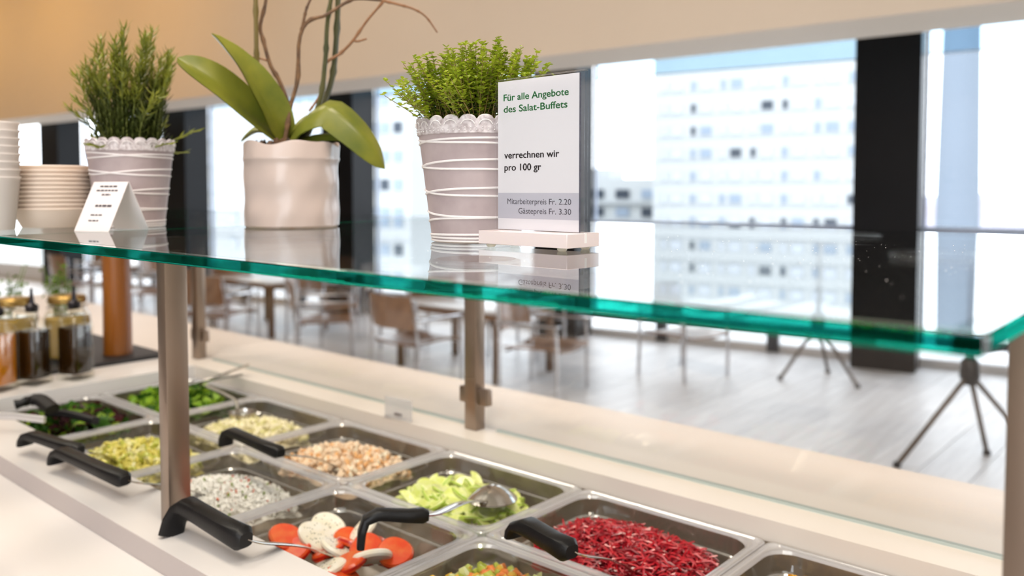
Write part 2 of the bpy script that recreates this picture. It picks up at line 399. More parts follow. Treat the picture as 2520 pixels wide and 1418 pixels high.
def make_table():
    t = thing('low_table', 'x', 'table')
    MB().rbox((0, 0, 0.532), (1.14, 0.74, 0.016), 0.005, 2).build('tabletop', M_top, t)
    MB().rbox((0, 0, 0.50), (1.10, 0.70, 0.048), 0.004, 1).build('apron', M_lip, t)
    for sx in (-1, 1):
        for sy in (-1, 1):
            MB().rbox((sx*0.52, sy*0.32, 0.238), (0.05, 0.05, 0.476), 0.006, 1).build('leg', M_leg, t)
    return t
T0 = make_table(); C0 = make_chair()
tabs = [(-4.63, 5.02, 0, 'low white-topped table seen just left of the middle rear post'),
        (-7.55, 5.05, 0, 'low white-topped table seen behind the left front post'),
        (-10.3, 4.95, 0, 'low white-topped table farthest left, behind the bottles'),
        (-5.9, 3.75, 0.05, 'low white-topped table nearest the buffet, below the orchid pot')]
for i, (x, y, r, lab) in enumerate(tabs[:3]):
    o = T0 if i == 0 else copy_tree(T0); o.location = (x, y, 0); o.rotation_euler.z = r; tag(o, lab, 'table', 'low dining tables')
chs = [(-3.72, 4.80, PI/2+0.2, 'wood and chrome armchair right of the middle rear post, turned to the low table'),
       (-4.62, 4.40, PI, 'wood and chrome armchair on the near side of the table by the middle post'),
       (-3.25, 5.95, PI/2-0.2, 'wood and chrome armchair set alone closest to the handrail window'),
       (-5.55, 5.25, -PI/2-0.2, 'wood and chrome armchair left end of the table by the middle post'),
       (-4.7, 5.75, 0.1, 'wood and chrome armchair on the window side of the table by the middle post'),
       (-6.55, 5.0, PI/2+0.15, 'wood and chrome armchair right end of the table behind the left front post'),
       (-6.35, 5.75, PI/2+0.5, 'wood and chrome armchair near the windows between two tables'),
       (-7.5, 4.42, PI-0.1, 'wood and chrome armchair near side of the table behind the left front post'),
       (-8.45, 5.0, -PI/2, 'wood and chrome armchair left end of the table behind the left front post'),
       (-7.6, 5.75, 0.0, 'wood and chrome armchair window side of the table behind the left front post'),
       (-9.3, 4.9, PI/2, 'wood and chrome armchair right end of the farthest left table'),
       (-10.3, 4.3, PI, 'wood and chrome armchair near side of the farthest left table'),
       (-5.85, 4.50, PI/2+0.9, 'wood and chrome armchair standing free between the two nearest tables'),
       (-6.95, 4.15, PI+0.35, 'wood and chrome armchair nearest the ledge, behind the left rear post'),
       (-8.9, 4.3, PI-0.4, 'wood and chrome armchair between the two left-hand tables'),
       (-11.25, 4.95, -PI/2, 'wood and chrome armchair left end of the farthest left table')]
for i, (x, y, r, lab) in enumerate(chs):
    o = C0 if i == 0 else copy_tree(C0); o.location = (x, y, 0); o.rotation_euler.z = r; tag(o, lab, 'chair', 'armchairs in the dining area')
M_tri = mat('grey_brown_metal', srgb(104, 94, 86), 0.4, 0.5)
def bar_table(c, feet, lab, hub, rad):
    t = thing('bar_table', lab, 'table', (c[0], c[1], 0), 0, 'round bar tables by the windows')
    MB().lathe([(rad-0.01, 1.075), (rad, 1.08), (rad, 1.098), (rad-0.006, 1.104)], 40).build('tabletop', M_top, t)
    MB().tube([(0, 0, hub), (0, 0, 1.076)], 0.022, 12).build('pole', M_tri, t)
    MB().lathe([(0.03, hub-0.09), (0.05, hub-0.05), (0.045, hub+0.03), (0.024, hub+0.06)], 14).build('hub', mat('dark_hub', srgb(46, 44, 46), 0.4), t)
    for fx, fy in feet:
        l = MB().tube([(0, 0, hub-0.03), (fx-c[0], fy-c[1], 0.012)], 0.0135, 8).build('leg', M_tri, t)
        MB().lathe([(0.02, 0), (0.02, 0.02), (0.012, 0.03)], 10, (fx-c[0], fy-c[1], 0)).build('foot', mat('dark_hub', None), l)
bar_table((-2.42, 6.44), [(-2.631, 6.264), (-2.107, 6.38), (-2.454, 6.747)], 'white round bar table with splayed legs, left of the black column', 0.46, 0.42)
bar_table((-1.10, 5.05), [(-1.346, 4.694), (-1.05, 5.122+0.12), (-0.80, 5.30)], 'white round bar table with splayed legs, beside the right-hand steel post', 0.50, 0.40)

# ------------------------------------------------------------------ buffet counter
CZ = 0.96; RZ = 0.93
ct = thing('buffet_counter', 'white salad buffet counter with sunken well and cream guest ledge', 'counter', (0, 0, 0))
WX0, WX1, WY0, WY1 = -2.168, -0.186, 0.662, 1.206
wk = MB()
wk.mm((-4.2, 0.553, CZ-0.033), (1.0, WY0, CZ)).mm((-4.2, WY0, CZ-0.033), (WX0, WY1, CZ)).mm((WX1, WY0, CZ-0.033), (1.0, WY1, CZ))
wk.build('worktop', M_white, ct, False)
MB().mm((-4.2, 0.5515, CZ-0.0335), (1.0, 0.5532, CZ-0.001)).build('fascia', mat('greige_front', srgb(186, 176, 173), 0.45), ct, False)  # thin strip over the worktop's front face, darker than the worktop
MB().mm((-4.2, 0.10, CZ-0.075), (1.0, 0.585, CZ-0.034)).build('tray_rail', M_white, ct, False)
lg = MB(); lg.mm((-4.2, WY1, CZ-0.033), (1.0, 1.438, CZ)).build('ledge', M_cream, ct, False)
MB().mm((-4.2, 1.444, CZ-0.033), (1.0, 1.585, CZ-0.002)).build('guest_tray_slide', M_cream, ct, False)
MB().mm((-4.2, 1.436, CZ-0.03), (1.0, 1.446, CZ-0.006)).build('joint', mat('taupe_joint', srgb(176, 160, 146), 0.6), ct, False)
M_well = mat('well_steel', srgb(172, 158, 140), 0.4, 0.6)
wl = MB()
wl.mm((WX0-0.003, WY0-0.003, 0.80), (WX1+0.003, WY0, CZ-0.033)).mm((WX0-0.003, WY1, 0.80), (WX1+0.003, WY1+0.003, CZ-0.033))
wl.mm((WX0-0.003, WY0, 0.80), (WX0, WY1, CZ-0.033)).mm((WX1, WY0, 0.80), (WX1+0.003, WY1, CZ-0.033)).mm((WX0, WY0, 0.795), (WX1, WY1, 0.80))
wl.build('well', M_well, ct, False)
MB().mm((-4.1, 0.62, 0.08), (0.9, 1.50, 0.79)).build('base_cabinet', mat('counter_front', srgb(205, 192, 180), 0.6), ct, False)
MB().mm((-4.1, 0.70, 0.0), (0.9, 1.42, 0.08)).build('plinth', mat('dark_plinth', srgb(60, 56, 54), 0.6), ct, False)

# ------------------------------------------------------------------ glass shelf on steel posts
SZ = 1.39; TH = 0.010
sg = thing('sneeze_guard', 'clear glass shelf with green polished edge on square steel posts', 'glass shelf', (0, 0, 0))
EY0, EY1, FY = 0.392, 0.406, 1.272
for x0, x1 in ((-2.32, -1.2035), (-1.2005, -0.081)):
    p = MB().mm((x0+0.014, EY1, SZ-TH), (x1-0.014, FY, SZ)).build('shelf_pane', M_glass, sg, False)
    def strip(a, b, side=False):
        bm = MB(); c = [(a[i]+b[i])/2 for i in range(3)]; d = [b[i]-a[i] for i in range(3)]
        bm.rbox(c, d, 0.0011, 1)
        for q, f in enumerate(bm.f):
            V = [Vector(bm.v[i]) for i in f]; nn = (V[1]-V[0]).cross(V[2]-V[0]).normalized()
            if nn.y < -0.5 or abs(nn.x) > 0.5 and side: bm.m[q] = 1
        return bm
    strip((x0, EY0, SZ-TH), (x1, EY1-0.0002, SZ)).build('polished_edge', [M_eclr, M_edge], p, False)
    strip((x0, EY1+0.0002, SZ-TH), (x0+0.0138, FY, SZ), True).build('polished_edge', [M_eclr, M_edge], p, False)
    strip((x1-0.0138, EY1+0.0002, SZ-TH), (x1, FY, SZ), True).build('polished_edge', [M_eclr, M_edge], p, False)
for x, y in ((-1.1705, 0.6), (-0.098, 0.6), (-2.243, 0.6), (-1.1685, 1.254), (-0.098, 1.254), (-2.252, 1.254)):
    front = y < 1
    wx, wy = (0.025, 0.035) if front else (0.031, 0.029)
    po = MB().rbox((x, y+wy/2, (CZ+SZ-TH)/2), (wx, wy, SZ-TH-CZ), 0.0015, 2).build('post', M_steel, sg)
    if front:
        MB().lathe([(0.02, CZ-0.0005), (0.02, CZ+0.0005)], 16, (x, y+wy/2, 0)).build('foot_plate', M_steel, po)
    else:
        cl = MB().rbox((x, y+wy*0.6, 1.028), (0.076, 0.018, 0.033), 0.002, 2).build('clamp', M_steel, po)
        cl2 = MB().rbox((x, y+wy*0.6, 1.32), (0.076, 0.018, 0.033), 0.002, 2).build('clamp', M_steel, po)
for x0, x1 in ((-2.235, -1.188), (-1.149, -0.118)):
    MB().mm((x0, 1.281, CZ+0.004), (x1, 1.287, SZ-TH-0.002)).build('rear_pane', thin_glass('clear_rear_glass', (0.985, 0.985, 0.98, 1)), sg, False)
for a in (-1.7, -0.62):
    MB().mm((a-0.5, 1.279, CZ), (a+0.5, 1.289, CZ+0.004)).build('glazing_strip', mat('grey_gasket', srgb(176, 186, 182), 0.4), sg, False)
# dust on the shelf
du = MB()
for _ in range(240):
    x = random.gauss(-0.33, 0.13); y = random.uniform(0.46, 1.0); r = random.choice((0.0002, 0.0003, 0.0003, 0.00055))
    if not (-1.1 < x < -0.14): continue
    if -0.62 < x < -0.45 and 0.62 < y < 0.75: continue
    du.add([(x+r*math.cos(k*PI/3), y+r*math.sin(k*PI/3), SZ+0.0001) for k in range(6)]+[(x, y, SZ+0.0001+r*0.6)], [(k, (k+1) % 6, 6) for k in range(6)])
tag(du.build('dust_specks', mat('white_dust', srgb(230, 230, 230), 0.9)), 'fine white dust specks lying on the glass shelf', 'dust', kind='stuff')

# ------------------------------------------------------------------ food pans
PX = [-2.162+0.3286*i for i in range(7)]
PY = [(0.669, 0.9345), (0.9365, 1.202)]
def pan_mesh():
    hx, hy = 0.1635, 0.1322
    R_ = [rrect(hx, hy, 0.012, -0.010), rrect(hx, hy, 0.012, -0.001), rrect(hx-0.0012, hy-0.0012, 0.012, 0.0004), rrect(hx-0.0045, hy-0.0045, 0.014, 0.0004), rrect(hx-0.006, hy-0.006, 0.016, -0.0012),
         rrect(hx-0.009, hy-0.009, 0.020, -0.0012), rrect(hx-0.0105, hy-0.0105, 0.026, 0.0008), rrect(hx-0.0135, hy-0.0135, 0.032, 0.0), rrect(hx-0.0150, hy-0.0150, 0.036, -0.004)]
    L = [rrect(hx-0.0150, hy-0.0150, 0.036, -0.004),
         rrect(hx-0.0170, hy-0.0170, 0.036, -0.027), rrect(hx-0.0185, hy-0.0185, 0.036, -0.0295), rrect(hx-0.0220, hy-0.0220, 0.036, -0.0305), rrect(hx-0.0235, hy-0.0235, 0.036, -0.033),
         rrect(hx-0.0330, hy-0.0330, 0.038, -0.088), rrect(hx-0.040, hy-0.040, 0.034, -0.098)]
    return MB().loops(L, cap0=False, cap1=True).mesh('pan_body', M_pan, True, 30), MB().loops(R_, cap0=False, cap1=False).mesh('rim', thin_glass('pan_rim', (0.95, 0.95, 0.95, 1), 0.14, 0.06, (0.86, 0.84, 0.87, 1), 0.5), True, 30)
PM, PR = pan_mesh()
LI = MB().loops([rrect(0.1635-0.0215, 0.1322-0.0215, 0.036, -0.0318), rrect(0.1635-0.0200, 0.1322-0.0200, 0.036, -0.0298), rrect(0.1635-0.0185, 0.1322-0.0185, 0.036, -0.0298)], cap0=False, cap1=False).mesh('stacking_shoulder', thin_glass('glossy_shoulder', (0.9, 0.9, 0.9, 1), 0.35, 0.12, (0.85, 0.83, 0.82, 1), 0.35), True, 30)
RI = MB().loops([rrect(0.1635-0.0100, 0.1322-0.0100, 0.026, 0.0009), rrect(0.1635-0.0118, 0.1322-0.0118, 0.029, 0.0016), rrect(0.1635-0.0136, 0.1322-0.0136, 0.032, 0.0006)], cap0=False, cap1=False).loops([rrect(0.1635-0.0012, 0.1322-0.0012, 0.012, 0.0005), rrect(0.1635-0.0026, 0.1322-0.0026, 0.013, 0.0014), rrect(0.1635-0.0040, 0.1322-0.0040, 0.014, 0.0005)], cap0=False, cap1=False).mesh('rim_bead', thin_glass('glossy_rim', (0.92, 0.92, 0.92, 1), 0.25, 0.08, (0.85, 0.84, 0.86, 1), 0.25), True, 30)
what = {(0, 0): 'mixed red and green leaf salad, under black tongs', (1, 0): 'yellow-green pasta salad', (2, 0): 'white rice salad', (3, 0): 'tomato and white cheese slices', (4, 0): 'mixed vegetables at the bottom edge',
        (0, 1): 'green leaf lettuce', (1, 1): 'pale potato salad and a ladle', (2, 1): 'orange crab salad', (3, 1): 'cucumber slices', (4, 1): 'shredded beetroot', (5, 1): 'yellow corn salad at the right'}
def pan_c(i, j): return (PX[i]+0.1643, (PY[j][0]+PY[j][1])/2, RZ)
for (i, j), s_ in what.items():
    t = thing('food_pan', 'clear plastic food pan holding '+s_, 'food pan', pan_c(i, j), 0, 'salad pans in the well')
    b = link('pan_body', PM, t); link('stacking_shoulder', LI, b); b = link('rim', PR, t); link('rim_bead', RI, b)

# ------------------------------------------------------------------ food
def hfun(u, v, top, low):  # mound height, u, v in -1..1
    return low+(top-low)*max(0, 1-0.62*(u*u+v*v))
HX, HY = 0.126, 0.095
def mound(mb, c, top, low, m=0, n=18):
    o = len(mb.v)
    for j in range(n):
        for i in range(n):
            u, v = -1+2*i/(n-1), -1+2*j/(n-1)
            uu, vv = u*math.sqrt(1-v*v*0.22), v*math.sqrt(1-u*u*0.22)
            mb.v.append((c[0]+uu*HX, c[1]+vv*HY, c[2]+hfun(u, v, top, low)+random.uniform(-0.002, 0.002)-0.004))
    for j in range(n-1):
        for i in range(n-1):
            a = o+j*n+i; mb.f.append((a, a+1, a+n+1, a+n)); mb.m.append(m)
def scatter(c, top, low, count, shape, mats, name, label, cat, base_m=0, lift=0.004, bias=None):
    mb = MB(); mound(mb, c, top, low, base_m)
    for _ in range(count):
        u, v = random.uniform(-0.97, 0.97), random.uniform(-0.97, 0.97)
        if u*u+v*v > 1.35: continue
        p = (c[0]+u*HX, c[1]+v*HY, c[2]+hfun(u, v, top, low)+random.uniform(-0.002, lift))
        shape(mb, p)
    return tag(mb.build(name, mats, ang=50), label, cat, kind='stuff')
def grain(mb, p):
    mb.blob(p, (0.0042, 0.0024, 0.0022), rotm(), 0 if random.random() < 0.94 else random.choice((1, 2)), 0.2)
scatter(pan_c(2, 0), -0.008, -0.050, 2600, grain, [mat('white_rice', srgb(254, 251, 244), 0.5), mat('orange_bit', srgb(226, 96, 40), 0.4), mat('herb_bit', srgb(150, 170, 90), 0.5)], 'rice_salad', 'white rice salad with orange bits heaped in a clear pan', 'rice salad', lift=0.007)
def strip_beet(mb, p):
    a = random.uniform(0, 6.28); L = random.uniform(0.014, 0.034); d = Vector((math.cos(a), math.sin(a), random.uniform(-0.5, 0.6))).normalized()
    q = Vector(p); sag = Vector((random.uniform(-0.004, 0.004), random.uniform(-0.004, 0.004), 0.004))
    mb.tube([q-d*L/2, q+sag, q+d*L/2], [0.0011, 0.0018, 0.0010], 4, m=random.choice((0, 0, 1)))
scatter(pan_c(4, 1), -0.010, -0.046, 1700, strip_beet, [mat('beetroot', srgb(190, 24, 40), 0.25, coat=0.3), mat('dark_beetroot', srgb(140, 12, 30), 0.25, coat=0.3)], 'shredded_beetroot', 'heap of dark red shredded beetroot in a clear pan', 'beetroot', 1, 0.012)
def chunk(c0=0.006, ms=(0, 0, 0, 1)):
    def f(mb, p): mb.blob(p, (c0*random.uniform(0.7, 1.5), c0, c0*random.uniform(0.5, 0.9)), rotm(), random.choice(ms), 0.25)
    return f
scatter(pan_c(2, 1), -0.012, -0.052, 650, chunk(0.0065, (0, 0, 0, 1, 2)), [mat('pale_salmon_chunk', srgb(252, 226, 196), 0.45), mat('orange_chunk', srgb(244, 190, 130), 0.45), mat('cream_chunk', srgb(252, 240, 216), 0.5)], 'orange_crab_salad', 'heap of pale orange chopped salad under a resting spoon', 'salad', lift=0.01)
scatter(pan_c(1, 1), -0.014, -0.054, 650, chunk(0.007, (0, 0, 0, 1)), [mat('pale_potato', srgb(252, 243, 205), 0.5), mat('chive_bit', srgb(226, 220, 150), 0.5)], 'potato_salad', 'pale yellow chopped potato salad beside the steel ladle', 'salad', lift=0.009)
def pasta(mb, p):
    a = random.uniform(0, 6.28); R_ = 0.008; q = Vector(p); M = rotm()
    mb.tube([q+M @ Vector((R_*math.cos(t), R_*math.sin(t), 0)) for t in (0, 0.8, 1.6, 2.4, 3.1)], 0.0034, 6, m=random.choice((0, 0, 1, 2)))
scatter(pan_c(1, 0), -0.012, -0.050, 520, pasta, [mat('yellow_pasta', srgb(240, 228, 120), 0.35, coat=0.2), mat('green_pasta', srgb(204, 208, 90), 0.35, coat=0.2), mat('pale_pasta', srgb(248, 242, 180), 0.35, coat=0.2)], 'pasta_salad', 'glossy yellow-green pasta salad left of the front steel post', 'salad', lift=0.008)
scatter(pan_c(5, 1), -0.008, -0.026, 1000, chunk(0.0055, (0, 0, 1)), [mat('yellow_corn', srgb(226, 168, 30), 0.35), mat('ochre_corn', srgb(190, 128, 20), 0.35)], 'corn_salad', 'golden yellow corn salad in the pan at the lower right', 'salad', lift=0.006)
scatter(pan_c(4, 0), -0.004, -0.026, 520, chunk(0.009, (0, 1, 2, 3)), [mat('leek_green', srgb(170, 178, 70), 0.4), mat('carrot_orange', srgb(222, 128, 58), 0.4), mat('corn_yellow', srgb(222, 178, 70), 0.4), mat('pale_green_veg', srgb(206, 208, 140), 0.4)], 'mixed_vegetable_salad', 'mixed green and orange vegetables in the pan at the bottom edge', 'salad', lift=0.01)
def leafbit(sz, ms):
    def f(mb, p):
        M = Euler((random.uniform(-1.0, 1.0), random.uniform(-1.0, 1.0), random.uniform(0, 6.28))).to_matrix(); q = Vector(p)
        s1, s2 = sz*random.uniform(0.7, 1.3), sz*0.6*random.uniform(0.7, 1.3); vs = []
        for j in range(4):
            for i in range(3):
                x = (i-1)*s2*(1, 1.2, 1.0, 0.4)[j]; y = (j-1.5)/1.5*s1
                vs.append(q+M @ Vector((x, y, 0.25*s1*math.sin(j*2+i*1.7)+abs(x)*0.5+random.uniform(-0.1, 0.1)*s1)))
        mb.add(vs, [(j*3+i, j*3+i+1, j*3+i+4, j*3+i+3) for j in range(3) for i in range(2)], random.choice(ms))
    return f
G1 = leaf_mat('bright_lettuce', srgb(176, 208, 64), srgb(136, 182, 50), 30); G2 = leaf_mat('deep_lettuce', srgb(72, 120, 36), srgb(50, 92, 28), 30)
G3 = leaf_mat('dark_red_leaf', srgb(88, 34, 40), srgb(54, 26, 30), 30)
scatter(pan_c(0, 1), -0.008, -0.045, 300, leafbit(0.016, (0, 1, 1, 0)), [G1, G2], 'lettuce', 'bright green lettuce leaves in the rear pan with steel tongs', 'lettuce', 1, 0.02)
scatter(pan_c(0, 0), -0.010, -0.045, 300, leafbit(0.018, (0, 1, 2, 1, 2)), [G1, G2, G3], 'mixed_leaf_salad', 'mixed red and green leaves in the front pan under black tongs', 'leaf salad', 1, 0.02)

# cucumber slices, each its own thing
cf = mat('cucumber_flesh', srgb(218, 228, 120), 0.3, col2=srgb(236, 240, 176), vscale=90, coat=0.3); cr = mat('cucumber_skin', srgb(172, 200, 72), 0.4)
def slice_mesh(rx, ry, th, half):
    mb = MB(); n = 18; arc = PI if half else 2*PI
    pts = [(rx*math.cos(arc*k/n), ry*math.sin(arc*k/n)) for k in range(n+(1 if half else 0))]
    m_ = len(pts)
    mb.loops([[(x*0.93, y*0.93, th/2) for x, y in pts], [(x, y, th*0.25) for x, y in pts], [(x, y, -th*0.25) for x, y in pts], [(x*0.93, y*0.93, -th/2) for x, y in pts]])
    mb.m = [0]*len(mb.f)
    for k in range(m_, 2*m_): mb.m[k] = 1
    return mb.mesh('cucumber_slice', [cf, cr])
SM = [slice_mesh(0.021, 0.019, 0.005, False), slice_mesh(0.024, 0.020, 0.006, True), slice_mesh(0.019, 0.022, 0.007, False), slice_mesh(0.026, 0.018, 0.006, True)]
c = pan_c(3, 1)
for k in range(120):
    u, v = random.uniform(-0.95, 0.95), random.uniform(-0.95, 0.95)
    lay = k/120
    o = link('cucumber_slice', random.choice(SM), None, (c[0]+u*HX*0.9, c[1]+v*HY*0.9, c[2]+hfun(u, v, -0.006, -0.040)*1.0-0.016+lay*0.018),
             (random.gauss(0, 0.4), random.gauss(0, 0.4), random.uniform(0, 6.28)))
    tag(o, 'pale green cucumber slice heaped in the clear pan with the inverted spoon', 'cucumber', 'cucumber slices in the pan')
# tomato and cheese slices
tr_ = mat('tomato_red', srgb(232, 72, 28), 0.2, col2=srgb(238, 108, 48), vscale=60, coat=0.6); tsk = mat('tomato_skin', srgb(196, 36, 20), 0.15, coat=0.6)
mz = mat('herbed_white_cheese', srgb(254, 248, 234), 0.4, col2=srgb(248, 238, 214), vscale=60); hb = mat('green_herb', srgb(92, 96, 40), 0.6)
def disc(R_, th, ma, seed, herbs):
    rn = random.Random(seed); mb = MB()
    f = lambda a, k, r, z: (r*(1+0.05*math.sin(2*a+seed)+0.03*math.sin(3*a)), z)
    mb.lathe([(R_*0.90, th/2), (R_, th*0.2), (R_, -th*0.2), (R_*0.9, -th/2)][::-1], 26, fn=f)
    mb.m = [1 if 20 < 0 else 0]*len(mb.f)
    if not herbs:
        for k in range(26, 52): mb.m[k] = 1
    else:
        for _ in range(30):
            a, r = rn.uniform(0, 6.28), R_*0.85*math.sqrt(rn.random()); mb.blob((r*math.cos(a), r*math.sin(a), th/2), (0.0014, 0.0007, 0.0005), Euler((0, 0, rn.uniform(0, 6))).to_matrix(), 1)
    return mb
c = pan_c(3, 0); tom_o = []; chz_o = []
toms = [(-0.035, 0.040, 0.3, 0.5, 0.2), (0.002, 0.020, -0.4, 0.5, 1), (0.045, 0.01, 0.35, -0.5, 2), (-0.065, -0.005, 0.5, -0.3, 3), (-0.01, -0.02, 0.2, 0.4, 4), (0.06, -0.035, 0.3, 0.2, 5), (0.02, -0.055, -0.2, 0.3, 2.2), (-0.05, -0.05, 0.2, -0.4, 1.1), (0.085, 0.03, 0.5, 0.2, 0.3), (0.03, 0.05, 0.9, 0.1, 2), (0.075, -0.06, 0.3, -0.3, 3), (-0.085, -0.045, 0.3, 0.2, 1)]
chz = [(-0.075, 0.030, 0.25, 0.35, 0.4), (-0.045, -0.015, 0.55, 0.2, 1.4), (0.005, -0.012, 0.5, 0.1, 2.4), (0.075, -0.005, 0.45, 0.5, 3.4), (0.045, -0.065, 0.2, 0.2, 4.4), (-0.015, 0.055, 0.7, 0.2, 5.4)]
for k, (x, y, a, b, r) in enumerate(toms):
    o = disc(0.027, 0.011, tr_, k, False).build('tomato_slice', [tr_, tsk], loc=(c[0]+x, c[1]+y, c[2]-0.038+0.010*(k % 3))); o.rotation_euler = (a, b, r)
    tom_o.append(o)
for k, (x, y, a, b, r) in enumerate(chz):
    o = disc(0.029, 0.010, mz, k+9, True).build('cheese_slice', [mz, hb], loc=(c[0]+x, c[1]+y, c[2]-0.022+0.006*(k % 2))); o.rotation_euler = (a, b, r)
    chz_o.append(o)

ORDS = ['leftmost', 'second from left', 'third from left', 'fourth from left', 'fifth from left', 'sixth from left', 'seventh from left', 'eighth from left', 'ninth from left', 'tenth from left', 'eleventh from left', 'rightmost']
along = lambda o: o.location.x*0.74+o.location.y*0.67
for k, o in enumerate(sorted(tom_o, key=along)): tag(o, 'red tomato slice among the cheese, %s of the twelve slices' % ORDS[k], 'tomato', 'tomato slices in the pan')
for k, o in enumerate(sorted(chz_o, key=along)): tag(o, 'herbed white cheese slice among the tomato, %s of the six' % (ORDS[k] if k < 5 else 'rightmost'), 'cheese', 'cheese slices in the pan')

# ------------------------------------------------------------------ utensils
def spoon(name, label, H, G, B, hook=0.035, wd=0.026, th=0.013, kind='spoon', hook_dir=None, bowl=(0.036, 0.026), inv=False, sidev=None):
    """H = hook corner, G = end of the grip towards the shaft, B = bowl centre"""
    H, G, B = Vector(H), Vector(G), Vector(B)
    t = thing(name, label, 'spoon' if kind != 'tongs' else 'tongs', (H.x, H.y, H.z)); L = lambda p: Vector(p)-H
    ax = (G-H).normalized(); side = Vector((0, 0, 1)).cross(ax).normalized() if sidev is None else Vector(sidev)
    dn = Vector(hook_dir) if hook_dir else Vector((0, 0, -1))
    path = [L(H)+dn*hook-ax*0.012, L(H)+dn*hook*0.55-ax*0.010, L(H)+dn*hook*0.18-ax*0.004, L(H)+ax*0.012, L(H+(G-H)*0.3), L(H+(G-H)*0.65)-Vector((0, 0, 0.001)), L(G)-ax*0.008, L(G)]
    secs = [(0.011, wd*1.12), (0.012, wd*1.1), (0.013, wd*1.04), (th, wd*0.92), (th, wd*0.86), (th*1.1, wd*0.84), (th*1.25, wd*0.9), (th*0.8, wd*0.6)]
    MB().sweep(path, secs, side).build('handle', M_black, t)
    d = (B-G); sh = MB()
    mid = L(G+d*0.5)+Vector((0, 0, 0.006))
    cpt = bez([L(G)-ax*0.01, L(G)+d*0.12, mid, L(B)-d.normalized()*bowl[0]*0.8], 10)
    sd2 = Vector((0, 0, 1)).cross(d).normalized()
    sh.sweep(cpt, [(0.0028, 0.016)]*11, sd2); sh.build('shaft', M_steel2, t)
    # bowl: half ellipsoid shell
    zf = Vector((0, 0, 1)); dx = Vector((d.x, d.y, d.z*0.4)).normalized(); dy = zf.cross(dx).normalized(); dz = dx.cross(dy)
    sgn = -1 if inv else 1; bw = MB(); n = 20; LL = []
    for e in (1.0, 0.97, 0.8, 0.55, 0.28, 0.05):
        dep = 0.55*bowl[1]*(1-e*e)
        LL.append([L(B)+dx*(bowl[0]*e*math.cos(q))+dy*(bowl[1]*e*math.sin(q))-dz*(sgn*dep) for q in [2*PI*j/n for j in range(n)]])
    LI_ = [[Vector(p)+dz*0.0012*sgn for p in l] for l in LL]
    bw.loops(LL, cap0=False); bw.loops(LI_[::-1], cap1=False); bw.loops([LL[0], LI_[0]], cap0=False, cap1=False)
    bw.build('bowl', M_steel2, t)
    return t
spoon('serving_spoon', 'black hooked serving spoon resting on the worktop, scooping tomato and cheese', (-1.116, 0.598, 1.004), (-0.962, 0.604, 0.992), (-0.992, 0.79, 0.898), hook=0.048, wd=0.034, th=0.024, hook_dir=(0.12, -0.30, -0.94))
spoon('serving_spoon', 'steel serving spoon lying inverted on the cucumber, black hooked handle', (-0.886, 0.748, 1.005), (-0.835, 0.812, 0.998), (-0.935, 1.058, 0.930), hook=0.046, wd=0.024, th=0.016, bowl=(0.054, 0.041), inv=True)
spoon('serving_spoon', 'black handled serving fork resting in the shredded beetroot', (-0.722, 0.876, 0.999), (-0.620, 0.852, 0.996), (-0.628, 1.03, 0.905), hook=0.022, wd=0.034, th=0.022)
spoon('serving_spoon', 'black handled serving spoon resting in the orange salad', (-1.405, 0.848, 1.0), (-1.222, 0.838, 0.998), (-1.305, 1.035, 0.905), hook=0.03, wd=0.026, th=0.016)
spoon('serving_spoon', 'black handled spoon at far left lying over the pasta pan edge', (-1.668, 0.592, 0.997), (-1.512, 0.622, 0.992), (-1.66, 0.76, 0.90), hook=0.022, wd=0.028, th=0.017)
spoon('serving_spoon', 'black handled spoon over the worktop with its bowl in the rice', (-1.522, 0.590, 0.997), (-1.302, 0.604, 0.992), (-1.35, 0.79, 0.902), hook=0.024, wd=0.030, th=0.018)
# steel tongs at the lettuce
t = thing('salad_tongs', 'steel salad tongs lying across the green lettuce pan', 'tongs', (-2.02, 1.03, 0.925))
for k, e in enumerate(((0.075, 0.205, 0.062), (0.120, 0.160, 0.052))):
    MB().sweep(bez([(0.0, 0.0, 0.01+0.004*k), (0.05, 0.08, 0.035), e], 8), [(0.004, 0.020)]*9, (0.6, -0.4, 0.3)).build('arm', M_steel2, t)
# black tongs over mixed leaves
t = thing('salad_tongs', 'black tongs with pale steel arm over the mixed leaf pan', 'tongs', (-1.87, 0.66, 0.96))
MB().sweep(bez([(-0.12, 0.02, 0.02), (-0.10, 0.06, 0.028), (-0.02, 0.06, 0.02)], 8), [(0.018, 0.030)]*9, (0.3, 0.8, 0.2)).build('jaw', M_black, t)
MB().sweep(bez([(-0.09, 0.08, -0.005), (-0.03, 0.10, 0.0), (0.03, 0.13, -0.01)], 8), [(0.016, 0.026)]*9, (0.5, -0.8, 0.2)).build('jaw', M_black, t)
MB().sweep([(-0.04, -0.09, 0.032), (0.03, -0.03, 0.032), (0.085, 0.005, 0.028)], [(0.008, 0.014)]*3, (0, 0, 1)).build('arm', mat('pale_steel', srgb(215, 215, 218), 0.3, 0.8), t)
# ladle with perforated bowl
t = thing('ladle', 'steel perforated ladle standing in the potato salad', 'ladle', (-1.735, 1.085, 0.90))
MB().lathe([(0.006, 0.0), (0.02, 0.004), (0.029, 0.016), (0.032, 0.030), (0.0305, 0.030), (0.027, 0.016), (0.018, 0.006), (0.004, 0.003)], 24).build('bowl', M_steel2, t)
MB().tube(bez([(-0.03, 0.005, 0.03), (-0.055, 0.01, 0.05), (-0.13, -0.02, 0.075)], 8), 0.004, 8).build('handle', M_steel2, t)
for k in range(14):
    a = k*2.4; r = 0.018; MB().lathe([(0.0025, 0.010), (0.0025, 0.012)], 8, (r*math.cos(a), r*math.sin(a), 0.0+0.002*(k % 4))).build('rivet', M_steel2, t)
